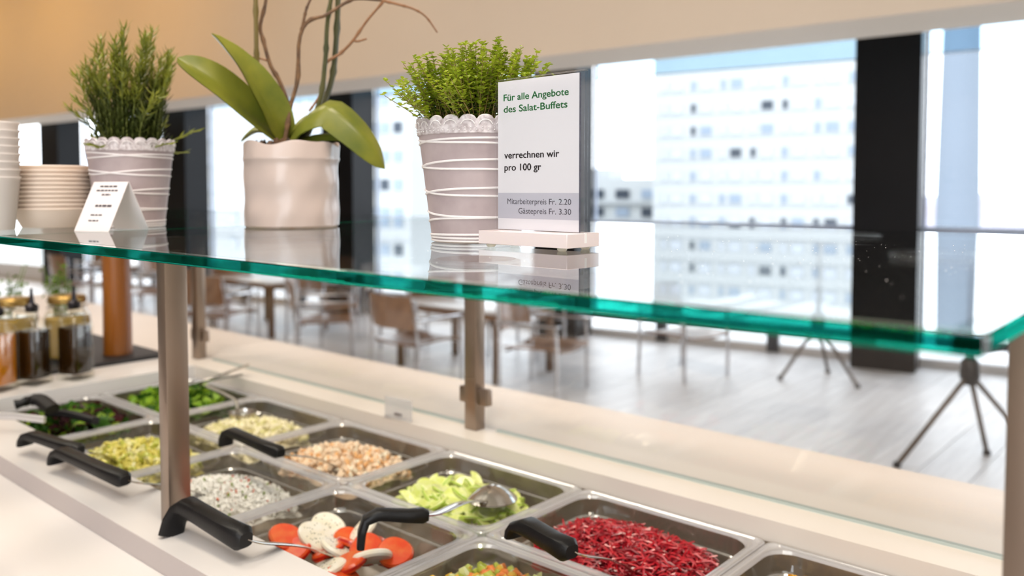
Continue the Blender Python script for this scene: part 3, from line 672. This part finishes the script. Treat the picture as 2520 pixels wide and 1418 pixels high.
# name tag on the ledge in front of the rear glass
t = thing('name_tag', 'small clear name tag standing on the ledge, left of the middle post', 'tag', (-1.335, 1.210, CZ), 0.12)
MB().rbox((0, 0, 0.023), (0.076, 0.002, 0.046), 0.0008, 1).build('plate', thin_glass('frosted_tag', (0.9, 0.9, 0.9, 1), 0.05, 0.2, (0.85, 0.83, 0.82, 1), 0.5), t)
MB().rbox((0, -0.004, 0.003), (0.074, 0.012, 0.006), 0.001, 1).build('foot', M_acryl, t)
MB().mm((-0.010, -0.0024, 0.009), (0.010, -0.0011, 0.014)).build('print', mat('grey_print', srgb(120, 112, 112), 0.6), t, False)

# ------------------------------------------------------------------ bottles, jars and slate at the left end
sl = tag(MB().rbox((0, 0, 0.006), (0.56, 0.46, 0.012), 0.002, 1).build('slate_tray', mat('black_slate', srgb(36, 36, 40), 0.5, var=0.3, vscale=20, bump=0.3, bscale=40), loc=(-2.62, 0.985, CZ)), 'black slate tray under the jars and wooden post', 'tray')
t = thing('wooden_post', 'thick round brown wooden post standing on the black slate tray', 'post', (-2.430, 1.112, CZ+0.012))
wm_ = mat('orange_brown_wood', srgb(154, 90, 26), 0.35, col2=srgb(116, 64, 16), vscale=14, stretch=(1, 1, 0.08), coat=0.3)
MB().lathe([(0.036, 0), (0.040, 0.003), (0.0395, 0.05), (0.0385, 0.2), (0.0395, 0.36), (0.040, 0.398), (0.036, 0.402)], 32).build('shaft', wm_, t)
MB().lathe([(0.042, -0.0005), (0.042, 0.003)], 32).build('base_ring', mat('dark_ring', srgb(70, 44, 20), 0.5), t)
M_bg = thin_glass('bottle_glass', (0.97, 0.97, 0.93, 1), 0.07)
M_oil = mat('dark_vinegar', srgb(40, 23, 6), 0.2, spec=0.2); M_oil2 = mat('amber_oil', srgb(190, 112, 18), 0.1, coat=0.8)
M_pour = mat('dark_pourer', srgb(40, 38, 44), 0.25, 0.6)
def bottle(x, y, lab, oil, rz=0.5):
    t = thing('oil_bottle', lab, 'bottle', (x, y, CZ), rz, 'oil bottles on the worktop')
    h = 0.034
    q = lambda k, z, r=0.008: rrect(h*k, h*k, r, z, seg=3)
    MB().loops([q(0.97, 0), q(1, 0.004), q(1, 0.140), q(0.9, 0.154, 0.012), q(0.5, 0.166, 0.012), q(0.40, 0.17, 0.012), q(0.40, 0.188, 0.012)], cap1=False).build('glass_body', M_bg, t)
    MB().loops([q(0.86, 0.016), q(0.88, 0.02), q(0.88, 0.132), q(0.84, 0.136)]).build('contents', oil, t)
    MB().lathe([(0.014, 0.182), (0.016, 0.186), (0.016, 0.198), (0.007, 0.204), (0.0045, 0.222), (0.0035, 0.240), (0.0030, 0.241)], 16).build('pourer', M_pour, t)
bottle(-2.272, 0.822, 'dark vinegar bottle with pourer, the left one of the two dark bottles', M_oil)
bottle(-2.252, 0.918, 'dark oil bottle with pourer, standing nearest the wooden post', M_oil, 0.4)
bottle(-2.262, 0.738, 'amber oil bottle cut by the left edge of the picture', M_oil2)
M_jc = mat('straw_coloured_brine', srgb(176, 146, 70), 0.25, coat=0.3)
def jar(x, y, lab, seed):
    t = thing('clip_jar', lab, 'jar', (x, y, CZ+0.012), 0.4+seed, 'clip jars on the slate tray')
    MB().lathe([(0.052, 0), (0.060, 0.004), (0.060, 0.124), (0.052, 0.138), (0.046, 0.146), (0.046, 0.160)], 32, cap1=False).build('glass_body', M_bg, t)
    MB().lathe([(0.049, 0.008), (0.057, 0.012), (0.057, 0.120), (0.052, 0.124)], 32).build('contents', M_jc, t)
    MB().lathe([(0.047, 0.160), (0.050, 0.163), (0.050, 0.176), (0.044, 0.182), (0.01, 0.184)], 32).build('lid', mat('lid_gold_glints', srgb(170, 142, 84), 0.25, 0.9), t)  # glass lid, its gold highlights put into the metal colour
    MB().tube([(0.053*math.cos(a), 0.053*math.sin(a), 0.150+0.004*math.sin(3*a)) for a in [2*PI*k/24 for k in range(25)]], 0.0018, 6).build('wire_clip', M_steel2, t)
    MB().tube([(0.055, 0, 0.150), (0.062, 0, 0.130), (0.060, 0, 0.110)], 0.002, 6).build('latch', M_steel2, t)
jar(-2.462, 0.985, 'clip-top glass jar with lid coloured like gold glints, beside the wooden post', 0.0)
jar(-2.520, 0.862, 'clip-top glass jar with lid coloured like gold glints, left of the other jar', 0.7)
jar(-2.640, 0.800, 'clip-top glass jar with lid coloured like gold glints at the left edge', 1.3)
# herb pots behind the jars
def herb(x, y, lab, seed):
    rn = random.Random(seed); t = thing('herb_bunch', lab, 'herbs', (x, y, CZ+0.012), 0, 'herb bunches behind the jars')
    MB().lathe([(0.03, 0), (0.034, 0.004), (0.038, 0.10), (0.035, 0.10), (0.030, 0.01)], 24).build('cup', M_bg, t)
    st = MB(); lf = MB()
    for k in range(16):
        a = rn.uniform(0, 6.28); e = rn.uniform(0.01, 0.06); p1 = Vector((e*math.cos(a), e*math.sin(a), rn.uniform(0.17, 0.25)))
        pts = bez([(0.01*math.cos(a), 0.01*math.sin(a), 0.02), (0.02*math.cos(a), 0.02*math.sin(a), 0.12), p1], 6); st.tube(pts, 0.0013, 5)
        for _ in range(10):
            q = pts[rn.randint(3, 6)]+Vector((rn.gauss(0, 0.009), rn.gauss(0, 0.009), rn.gauss(0, 0.008)))
            M = Euler((rn.uniform(-1, 1), rn.uniform(-1, 1), rn.uniform(0, 6))).to_matrix(); s_ = rn.uniform(0.006, 0.011)
            lf.add([q+M @ Vector(v) for v in ((0, -s_, 0), (s_*0.6, 0, 0.002), (0, s_, 0), (-s_*0.6, 0, 0.002))], [(0, 1, 2, 3)])
    st.build('stems', mat('herb_stem', srgb(110, 140, 50), 0.5), t); tag(lf.build('foliage', leaf_mat('parsley_leaf', srgb(120, 150, 50), srgb(84, 116, 40), 40), t, False), kind='stuff')
herb(-2.78, 0.93, 'green herb bunch in a glass behind the left jars', 3)
herb(-2.70, 1.06, 'green herb bunch in a glass behind the jar by the wooden post', 4)

# ------------------------------------------------------------------ things on the glass shelf
# striped herb pots
M_pot = mat('mauve_grey_zinc', srgb(188, 174, 175), 0.5, col2=srgb(172, 157, 159), vscale=26, bump=0.08, bscale=60, spec=0.35)
M_lace = mat('whitewashed_lace', srgb(226, 220, 222), 0.55, col2=srgb(176, 164, 166), vscale=140, bump=0.5, bscale=220)
M_line = mat('white_ridge', srgb(240, 236, 236), 0.5)
M_soil = mat('dark_soil', srgb(52, 42, 34), 0.9, bump=0.6, bscale=90)
RB, RTP, PH = 0.0495, 0.0655, 0.1395
def prad(z): return RB+(RTP-RB)*(z/0.128)
def striped_pot(t, seed):
    rn = random.Random(seed); zb = 0.128
    pot = MB().lathe([(RB-0.004, 0.0), (RB+0.0004, 0.0015), (RB+0.0008, 0.004), (prad(0.008), 0.008), (prad(0.06), 0.06), (prad(0.118), 0.118), (prad(0.118)+0.0008, 0.120), (prad(0.118)-0.0030, 0.120), (RB-0.003, 0.006)], 72).build('pot', M_pot, t)
    # scalloped lace rim: 22 scallops
    L = []
    def sc(a): x = (a*22/(2*PI)) % 1.0; return 0.0065*math.sqrt(max(0, 1-(2*x-1)**2*0.96))
    n = 22*8
    prof = [(0.0012, 0.1185, 0), (0.0018, 0.1195, 0), (0.0012, 0.1215, 0), (0.0012, 0.128, 0), (0.0016, 0.131, 1), (0.0000, 0.1322, 1), (-0.0018, 0.131, 1), (-0.0022, 0.1195, 0)]
    for dr, z, s_ in prof:
        L.append([((prad(z)+dr)*math.cos(a), (prad(z)+dr)*math.sin(a), z+s_*sc(a)) for a in [2*PI*k/n for k in range(n)]])
    rim = MB().loops(L, close=True).build('lace_rim', M_lace, t)
    # lace relief: beads and small arcs
    for z, k, r in ((0.1222, 66, 0.0009), (0.1248, 66, 0.0007)):
        bd = MB()
        for j in range(k):
            a = 2*PI*j/k; bd.blob(((prad(z)+0.0016)*math.cos(a), (prad(z)+0.0016)*math.sin(a), z), (r, r, r))
        bd.build('bead_row', M_line, rim)
    ar = MB()
    for j in range(22):
        a0 = 2*PI*(j+0.5)/22
        ar.tube([((prad(0.128)+0.0022)*math.cos(a0+q*0.11), (prad(0.128)+0.0022)*math.sin(a0+q*0.11), 0.1265+0.0062*math.sqrt(1-q*q*0.95)) for q in [-1+2*i/8 for i in range(9)]], 0.0006, 5)
    ar.build('lace_arcs', M_line, rim)
    bands = [(0.113, 0.004, 0.3), (0.110, -0.005, 0.5), (0.090, 0.006, 0.2), (0.083, -0.005, 0.9), (0.060, 0.006, 0.1), (0.054, -0.006, 0.6), (0.030, -0.005, 0.4), (0.026, 0.005, 0.8), (0.010, 0.0015, 0), (0.0055, 0.0005, 2), (0.0025, 0, 0)]
    for z0, amp, ph in bands:
        pts = []
        for k in range(61):
            a = 2*PI*k/60; z = z0+amp*math.cos(a+ph+seed*0.0)+0.4*amp*math.sin(2*a+ph); pts.append(((prad(z)+0.0002)*math.cos(a), (prad(z)+0.0002)*math.sin(a), z))
        MB().tube(pts, 0.00125, 6, cap=False).build('ridge', M_line, pot)
    MB().lathe([(0.0005, 0.114), (prad(0.112)-0.004, 0.112), (prad(0.1)-0.004, 0.10), (0.0005, 0.1)], 24).build('soil', M_soil, t)
t = thing('thyme_pot', 'bushy thyme in a mauve pot with white ridges and lace rim, behind the sign', 'potted plant', (-0.657, 0.716, SZ), 0.9)
striped_pot(t, 1)
def thyme(t):
    rn = random.Random(11); st = MB(); lf = MB()
    for k in range(300):
        a = rn.uniform(0, 6.28); r0 = 0.052*math.sqrt(rn.random()); r1 = r0+rn.uniform(0.004, 0.048)*(0.35+r0/0.052)
        h = 0.118+rn.uniform(0.055, 0.100)*(1.10-0.40*(r1/0.1)**2)
        if rn.random() < 0.08: h += 0.012
        w1 = rn.uniform(-0.9, 0.9)
        pts = bez([(r0*math.cos(a), r0*math.sin(a), 0.112), ((r0*0.75+r1*0.25)*math.cos(a+w1*0.3), (r0*0.75+r1*0.25)*math.sin(a+w1*0.3), 0.112+(h-0.112)*0.45), (r1*math.cos(a+w1*0.5), r1*math.sin(a+w1*0.5), h)], 8)
        def clash(p): X_ = -0.657+p.x*math.cos(0.9)-p.y*math.sin(0.9); Y_ = 0.716+p.x*math.sin(0.9)+p.y*math.cos(0.9); return X_ > -0.606 and Y_ < 0.692 and p.z < 0.19
        if any(clash(p) for p in pts): continue
        st.tube(pts, [0.0008-0.00006*i for i in range(9)], 4)
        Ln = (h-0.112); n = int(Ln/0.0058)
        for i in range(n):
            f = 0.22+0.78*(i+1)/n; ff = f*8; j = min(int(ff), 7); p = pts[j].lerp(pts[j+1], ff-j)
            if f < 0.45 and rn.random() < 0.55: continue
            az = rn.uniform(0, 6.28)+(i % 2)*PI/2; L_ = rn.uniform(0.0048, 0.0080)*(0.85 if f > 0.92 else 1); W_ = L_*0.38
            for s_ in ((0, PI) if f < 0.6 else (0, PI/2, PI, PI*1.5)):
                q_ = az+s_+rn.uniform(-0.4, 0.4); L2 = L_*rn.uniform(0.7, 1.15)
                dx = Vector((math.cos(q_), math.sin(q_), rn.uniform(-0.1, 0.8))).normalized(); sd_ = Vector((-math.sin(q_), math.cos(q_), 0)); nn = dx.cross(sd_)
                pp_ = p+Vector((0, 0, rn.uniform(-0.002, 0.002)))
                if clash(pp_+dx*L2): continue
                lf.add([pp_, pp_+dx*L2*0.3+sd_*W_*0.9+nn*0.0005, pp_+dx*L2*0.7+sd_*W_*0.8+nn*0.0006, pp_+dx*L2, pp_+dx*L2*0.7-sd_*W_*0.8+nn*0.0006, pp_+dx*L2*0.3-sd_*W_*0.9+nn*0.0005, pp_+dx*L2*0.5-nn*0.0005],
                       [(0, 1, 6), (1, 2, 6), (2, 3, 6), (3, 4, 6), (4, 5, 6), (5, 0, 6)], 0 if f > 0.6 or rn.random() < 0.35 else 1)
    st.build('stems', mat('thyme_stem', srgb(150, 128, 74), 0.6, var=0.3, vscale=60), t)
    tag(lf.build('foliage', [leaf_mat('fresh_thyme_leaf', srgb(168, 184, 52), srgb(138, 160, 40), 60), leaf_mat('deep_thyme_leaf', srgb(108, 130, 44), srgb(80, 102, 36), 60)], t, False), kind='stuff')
thyme(t)
t = thing('rosemary_pot', 'upright rosemary in a mauve pot with white ridges, behind the tent card', 'potted plant', (-1.327, 0.634, SZ), 2.2)
striped_pot(t, 2)
def rosemary(t):
    rn = random.Random(5); st = MB(); lf = MB()
    for k in range(70):
        a = rn.uniform(0, 6.28); r0 = 0.045*math.sqrt(rn.random()); r1 = r0+rn.uniform(0.005, 0.036); h = 0.112+rn.uniform(0.10, 0.205)*(1.05-0.26*(r1/0.077)**2)
        if k < 11: r1 = rn.uniform(0.085, 0.108); h = rn.uniform(0.12, 0.21)
        pts = bez([(r0*math.cos(a), r0*math.sin(a), 0.112), ((r0*0.6+r1*0.4)*math.cos(a), (r0*0.6+r1*0.4)*math.sin(a), 0.112+(h-0.112)*0.55), (r1*math.cos(a+0.1), r1*math.sin(a+0.1), h)], 8)
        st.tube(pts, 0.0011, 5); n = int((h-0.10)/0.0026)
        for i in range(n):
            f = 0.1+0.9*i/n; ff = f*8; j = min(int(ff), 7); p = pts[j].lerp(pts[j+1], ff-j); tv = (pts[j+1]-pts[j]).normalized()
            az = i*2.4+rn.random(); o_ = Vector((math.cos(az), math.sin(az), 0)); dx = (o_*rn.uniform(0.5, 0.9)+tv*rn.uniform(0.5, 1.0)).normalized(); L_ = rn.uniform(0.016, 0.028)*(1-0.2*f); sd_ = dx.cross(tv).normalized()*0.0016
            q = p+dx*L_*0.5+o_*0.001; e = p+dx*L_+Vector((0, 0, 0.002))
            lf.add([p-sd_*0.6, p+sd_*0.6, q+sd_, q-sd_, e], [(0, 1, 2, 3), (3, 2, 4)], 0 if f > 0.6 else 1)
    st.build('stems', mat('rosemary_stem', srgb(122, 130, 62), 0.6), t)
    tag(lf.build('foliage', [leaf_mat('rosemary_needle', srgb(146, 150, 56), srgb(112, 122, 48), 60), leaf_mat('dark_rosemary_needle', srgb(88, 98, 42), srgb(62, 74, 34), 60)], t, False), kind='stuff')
rosemary(t)

# orchid pot: local frame u right, w towards the camera, v up
OC = Vector((-1.129, 0.80, SZ)); vd = Vector((-0.816, 0.578, 0)); ru = Vector((vd.y, -vd.x, 0)); K = 1.35/2104
orz = math.atan2(ru.y, ru.x)
t = thing('orchid_pot', 'leafy orchid with bare twigs in a glossy off-white crinkled pot', 'potted plant', OC, orz)
def O(px, py, w_=0.0): return Vector(((px-716)*K, -w_, (558-py)*K))   # px, py only scale the drawing to metres
def wav(a, k, r, z):
    return (r*(1+0.009*math.sin(5*a+z*60)+0.007*math.sin(9*a-z*90)+0.006*math.sin(90*z)), z+(0.0025*math.sin(4*a)+0.002*math.sin(7*a) if z > 0.12 else 0))
pr = [(0.070, 0.0), (0.0735, 0.003), (0.0735, 0.008)]+[(0.0732+0.0006*math.sin(k), 0.008+k*0.0077) for k in range(1, 13)]+[(0.0745, 0.104), (0.0752, 0.107), (0.0742, 0.110), (0.0752, 0.128), (0.0742, 0.1305), (0.0715, 0.130), (0.070, 0.115), (0.068, 0.02)]
pot = MB().lathe(pr, 80, fn=wav).build('pot', mat('glazed_offwhite_ceramic', srgb(200, 184, 176), 0.3, spec=0.5, var=0.04, vscale=12, coat=0.25), t)
MB().lathe([(0.0685, -0.0), (0.0700, 0.0006), (0.0700, 0.0022)], 48).build('foot_ring', mat('tan_foot', srgb(176, 140, 96), 0.6), pot)
bk_ = MB()
for _ in range(130):
    a, r = random.uniform(0, 6.28), 0.062*math.sqrt(random.random()); bk_.blob((r*math.cos(a), r*math.sin(a), 0.118+random.uniform(0, 0.010)), (0.011, 0.007, 0.005), rotm(), random.choice((0, 1)), 0.2)
tag(bk_.build('bark_chips', [mat('brown_bark', srgb(96, 70, 50), 0.85), mat('dark_bark', srgb(58, 44, 36), 0.9)], t), kind='stuff')
OL = leaf_mat('orchid_leaf', srgb(136, 138, 50), srgb(98, 110, 40), 14, 0.3, 0.22)
def leaf(pts, wid, roll, name='leaf'):
    P = bez(pts, 16); mb = MB(); n = 16; TW = 9; rows = []
    for i, p in enumerate(P):
        f = i/n; tg = (P[min(i+1, n)]-P[max(i-1, 0)]).normalized()
        sd_ = Vector(roll); sd_ = (sd_-tg*sd_.dot(tg)).normalized(); nn = sd_.cross(tg)
        wv = wid*(math.sin(PI*min(1, (0.10+0.90*f)))**0.62)*(1 if f < 0.97 else 0.55)
        rows.append([(p+sd_*wv*q+nn*(abs(q)**1.3*wv*0.42), nn) for q in [-1+2*j/(TW-1) for j in range(TW)]])
    for k in (0, 1):
        o = len(mb.v)
        for r in rows:
            for v, nn in r: mb.v.append(tuple(v-nn*(0.0016*k)))
        for i in range(n):
            for j in range(TW-1):
                a = o+i*TW+j; q = (a, a+1, a+TW+1, a+TW); mb.f.append(q if k == 0 else q[::-1]); mb.m.append(0)
    return mb.build(name, OL, t)
leaf([O(706, 352, 0.0), O(640, 300, 0.03), O(560, 232, 0.05), O(500, 190, 0.055), O(463, 163, 0.05)], 0.030, (0.35, 0.75, 0.75))
leaf([O(706, 345, 0.01), O(675, 280, 0.03), O(625, 205, 0.045), O(575, 145, 0.05), O(538, 103, 0.045)], 0.029, (0.72, 0.55, -0.45))
leaf([O(712, 350, 0.02), O(745, 300, 0.035), O(800, 272, 0.05), O(862, 318, 0.065), O(910, 375, 0.07), O(934, 418, 0.065)], 0.031, (0.45, 0.55, 0.75))
leaf([O(722, 350, 0.0), O(775, 335, 0.02), O(830, 335, 0.03), O(870, 362, 0.035)], 0.014, (0.2, 0.9, 0.4))
leaf([O(700, 352, -0.01), O(670, 330, -0.03), O(630, 322, -0.05), O(590, 345, -0.06)], 0.018, (0.1, 0.9, 0.3))
leaf([O(708, 352, 0.0), O(722, 318, 0.01), O(748, 292, 0.02), O(792, 278, 0.03)], 0.012, (0.5, 0.6, 0.6))
M_spk = mat('dark_green_spike', srgb(58, 62, 34), 0.45, col2=srgb(80, 78, 40), vscale=20); M_spk2 = mat('olive_spike', srgb(120, 104, 50), 0.5, var=0.2)
M_twig = mat('brown_twig', srgb(122, 90, 58), 0.7, col2=srgb(82, 60, 44), vscale=50, bump=0.6, bscale=200); M_twig2 = mat('reddish_twig', srgb(142, 100, 66), 0.6, var=0.2, vscale=40)
def stick(name, pts, r0, r1, m_, knots=True):
    P = bez(pts, 26); rr = [1.25*(r0+(r1-r0)*i/26) for i in range(27)]
    if knots: rr = [r*(1.35 if i % 6 == 3 else 1) for i, r in enumerate(rr)]
    return MB().tube(P, rr, 7).build(name, m_, t)
stick('flower_spike', [O(704, 350), O(660, 260, -0.02), O(638, 165, -0.02), O(636, 60, -0.01), O(637, -60, 0.0)], 0.0032, 0.0028, M_spk2)
stick('flower_spike', [O(735, 352), O(778, 290, -0.01), O(815, 200, -0.015), O(828, 100, -0.01), O(836, -60, 0)], 0.0040, 0.0034, M_spk)
stick('flower_spike', [O(728, 352), O(782, 262, 0.01), O(800, 150, 0.012), O(806, 60, 0.01), O(826, -60, 0.01)], 0.0034, 0.0026, M_spk)
stick('twig', [O(712, 350, -0.01), O(714, 275, -0.012), O(690, 200, -0.02), O(668, 160, -0.02), O(652, 100, -0.02), O(645, 66, -0.02), O(658, 10, -0.02), O(668, -50, -0.02)], 0.0030, 0.0020, M_twig)
stick('twig', [O(701, 350, 0.02), O(708, 310, 0.02), O(716, 262, 0.02), O(733, 200, 0.02), O(738, 105, 0.02), O(760, 60, 0.02), O(800, 45, 0.02), O(850, 12, 0.02), O(880, 3, 0.025), O(935, 6, 0.03)], 0.0030, 0.0017, M_twig)
stick('twig', [O(740, 100, 0.02), O(752, 45, 0.02), O(760, 20, 0.02), O(785, -30, 0.02)], 0.0020, 0.0014, M_twig)
stick('twig', [O(795, 230, 0), O(800, 160, 0), O(838, 130, 0.0), O(868, 100, 0.01), O(900, 55, 0.02), O(940, 8, 0.03), O(965, -30, 0.03)], 0.0021, 0.0014, M_twig2)
stick('twig', [O(868, 100, 0.01), O(880, 102, 0.012), O(901, 96, 0.015)], 0.0016, 0.0012, M_twig2)
stick('twig', [O(935, 6, 0.03), O(975, 14, 0.03), O(1015, 24, 0.03), O(1045, 42, 0.03), O(1073, 79, 0.03)], 0.0018, 0.0010, M_twig2)
stick('twig', [O(760, 275, 0.01), O(778, 250, 0.01), O(790, 225, 0.01), O(796, 200, 0.01)], 0.0016, 0.001, M_twig2)
stick('twig', [O(668, 150, -0.02), O(630, 142, -0.02), O(612, 150, -0.02)], 0.0014, 0.001, M_twig2)

# price sign in an acrylic holder
def text_mesh(body, size, bold=0.0):
    cu = bpy.data.curves.new('lettering', 'FONT'); cu.body = body; cu.size = size; cu.offset = bold; cu.extrude = 0.00004
    tmp = bpy.data.objects.new('lettering', cu); COL.objects.link(tmp); dg = bpy.context.evaluated_depsgraph_get(); dg.update()
    me = bpy.data.meshes.new_from_object(tmp.evaluated_get(dg)); bpy.data.objects.remove(tmp); bpy.data.curves.remove(cu)
    return me
t = thing('price_sign', 'white price sign with green and black lettering in a clear acrylic stand', 'sign', (-0.5350, 0.674, SZ), math.radians(-2.5))
BWD, BDP, BH, FH = 0.117, 0.050, 0.0135, 0.0032
MB().rbox((0, 0, FH+BH/2), (BWD, BDP, BH), 0.0004, 1).build('base_block', mat('frosted_white_acrylic', srgb(240, 228, 228), 0.25, sss=0.3, trans=0.0, coat=0.4), t)
for sx in (-1, 1):
    for sy in (-1, 1):
        MB().lathe([(0.0035, 0), (0.0048, 0.0012), (0.0050, FH)], 14, (sx*0.047, sy*0.018, 0)).build('bumper', thin_glass('yellowish_bumper', (0.95, 0.92, 0.8, 1), 0.06, 0.1, (0.92, 0.88, 0.76, 1), 0.5), t)
SY = 0.004; Z0 = FH+BH; SH = 0.156; SWD = 0.1165
sheets = MB()
sl_ = t
for yy, nm in ((SY-0.0030, 'front_sheet'), (SY+0.0024, 'rear_sheet')):
    MB().rbox((0, yy, Z0-0.008+(SH+0.008)/2), (SWD, 0.0018, SH+0.008), 0.0006, 2).build(nm, M_acryl, t)
MB().tube([(-SWD/2, SY-0.0003, Z0+SH), (SWD/2, SY-0.0003, Z0+SH)], [(0.0008, 0.0036)]*2, 12).build('top_fold', M_acryl, t)
MB().mm((SWD/2-0.0006, SY-0.002, FH+0.004), (SWD/2+0.0004, SY+0.0012, Z0+0.0002)).build('slot', mat('bright_slot', srgb(250, 250, 250), 0.3), t, False)
PWD, PHT = 0.1075, 0.1535; x0 = -SWD/2+0.0012; z0 = Z0+0.0006
pap = MB().mm((x0, SY-0.0009, z0), (x0+PWD, SY+0.0003, z0+PHT)).build('paper', mat('white_paper', srgb(246, 246, 250), 0.7), t, False)
MB().mm((x0+PWD, SY-0.0008, z0), (x0+PWD+0.0005, SY+0.0010, z0+PHT)).build('paper_edge', mat('paper_edge_reflection', srgb(86, 90, 112), 0.5, var=0.5, vscale=700), pap, False)  # dark bluish reflection at the paper edge, put into the strip's colour
fy = SY-0.00095
MB().mm((x0, fy-0.00004, z0+0.0115), (x0+PWD, fy+0.00003, z0+0.0380)).build('grey_band', mat('grey_print_band', srgb(206, 207, 218), 0.7), pap, False)
def line(body, size, xl, width, zb, m_, bold, right=None):
    me = text_mesh(body, size, 0.0); xs = [v.co.x for v in me.vertices]; a, b = min(xs), max(xs)
    k = width/(b-a)
    for v in me.vertices:
        v.co = Vector(((v.co.x-a)*k, -v.co.z*0.6-0.0001, v.co.y))
    if bold > 0.0001:
        bm = bmesh.new()
        for dx, dz in ((-bold, 0), (bold, 0), (0, -bold*0.7), (0, bold*0.7), (0, 0)):
            n0 = len(bm.verts); bm.from_mesh(me); bm.verts.ensure_lookup_table()
            for v in bm.verts[n0:]: v.co.x += dx; v.co.z += dz
        bm.to_mesh(me); bm.free()
    me.materials.append(m_)
    return link('lettering', me, pap, (x0+xl, fy, z0+zb))
green = mat('green_ink', srgb(26, 146, 76), 0.6); ink = mat('black_ink', srgb(28, 26, 36), 0.6); ink2 = mat('grey_ink', srgb(66, 66, 80), 0.6)
line('Für alle Angebote', 0.0098, 0.0082, 0.0862, PHT*0.868, green, 0.00022)
line('des Salat-Buffets', 0.0098, 0.0084, 0.0845, PHT*0.790, green, 0.00022)
line('verrechnen wir', 0.0098, 0.0092, 0.0735, PHT*0.480, ink, 0.00024)
line('pro 100 gr', 0.0098, 0.0094, 0.0500, PHT*0.398, ink, 0.00024)
line('Mitarbeiterpreis', 0.0082, 0.0135, 0.0530, z0*0+0.0265, ink2, 0.00002)
line('Fr. 2.20', 0.0082, 0.0700, 0.0280, 0.0265, ink2, 0.00002)
line('Gästepreis', 0.0082, 0.0290, 0.0375, 0.0168, ink2, 0.00002)
line('Fr. 3.30', 0.0082, 0.0700, 0.0280, 0.0168, ink2, 0.00002)

# tent card
t = thing('tent_card', 'folded white tent card with grey print, in front of the rosemary pot', 'card', (-1.235, 0.560, SZ), math.radians(16.5))
M_card = mat('matt_card', srgb(232, 226, 226), 0.7)
def panel(y0, y1, nm):
    w_, h_ = 0.070, 0.070
    mb = MB(); tk = Vector((0, 0.0007, 0.0004))
    vs = [Vector((-w_/2, y0, 0)), Vector((w_/2, y0, 0)), Vector((w_/2, y1, h_)), Vector((-w_/2, y1, h_))]
    mb.loops([vs, [v+tk for v in vs]]); return mb.build(nm, M_card, t, False)
fp = panel(-0.036, 0.0, 'front_panel'); panel(0.036, 0.0012, 'rear_panel')
mb = MB()
for zc, a, b, hh in ((0.064, -0.018, 0.018, 0.0022), (0.058, -0.022, 0.021, 0.0022), (0.052, -0.008, 0.010, 0.0022), (0.036, -0.012, 0.022, 0.0030), (0.023, -0.014, 0.010, 0.0018), (0.015, -0.014, 0.006, 0.0018)):
    yy = lambda z: -0.036+0.036*z/0.070-0.0005
    x_ = a
    while x_ < b:
        wl_ = min(random.uniform(0.004, 0.009), b-x_)
        mb.add([(x_, yy(zc-hh/2), zc-hh/2), (x_+wl_, yy(zc-hh/2), zc-hh/2), (x_+wl_, yy(zc+hh/2), zc+hh/2), (x_, yy(zc+hh/2), zc+hh/2)], [(0, 1, 2, 3)]); x_ += wl_+0.0014
mb.build('print', mat('charcoal_print', srgb(74, 68, 74), 0.7), fp, False)

# nested bowls and cups at the far left of the shelf
M_bowl = leaf_mat('cream_plastic', srgb(252, 240, 228), srgb(250, 236, 222), 5, 0.35, 0.35); M_dbowl = mat('dark_plastic', srgb(60, 56, 56), 0.35)
def bowl_mesh(m_, R_):
    return MB().lathe([(R_*0.72, 0), (R_*0.74, 0.001), (R_*0.96, 0.026), (R_*0.975, 0.0275), (R_, 0.028), (R_*1.01, 0.0295), (R_, 0.031), (R_*0.955, 0.0302), (R_*0.93, 0.026), (R_*0.70, 0.0022)], 40).mesh('bowl', m_)
NUMS = ['lowest', 'second from bottom', 'third from bottom', 'fourth from bottom', 'fifth from bottom', 'sixth from bottom', 'seventh from bottom', 'eighth from bottom', 'ninth from bottom', 'tenth from bottom']
def lvl(k, n): return 'topmost' if k == n-1 else NUMS[k]
B1 = bowl_mesh(M_bowl, 0.060); B2 = bowl_mesh(M_dbowl, 0.058)
for k in range(11):
    tag(link('bowl', B1, None, (-1.418, 0.548, SZ+k*0.0066)), 'cream plastic bowl, %s of the nested cream stack on the shelf' % lvl(k, 11), 'bowl', 'nested cream bowls')
for k in range(10):
    tag(link('bowl', B2, None, (-1.505, 0.650, SZ+k*0.0066)), 'dark plastic bowl, %s of the stack behind the cream bowls' % lvl(k, 10), 'bowl', 'nested dark bowls')
CM = MB().lathe([(0.024, 0), (0.025, 0.001), (0.033, 0.075), (0.0345, 0.0765), (0.0345, 0.079), (0.0325, 0.079), (0.0235, 0.003)], 32).mesh('cup', leaf_mat('white_paper_cup', srgb(248, 242, 238), srgb(244, 238, 234), 5, 0.5, 0.3))
for k in range(8):
    tag(link('cup', CM, None, (-1.385, 0.455, SZ+k*0.0115)), 'white paper cup, %s of the tall stack at the left edge' % lvl(k, 8), 'cup', 'stacked paper cups')
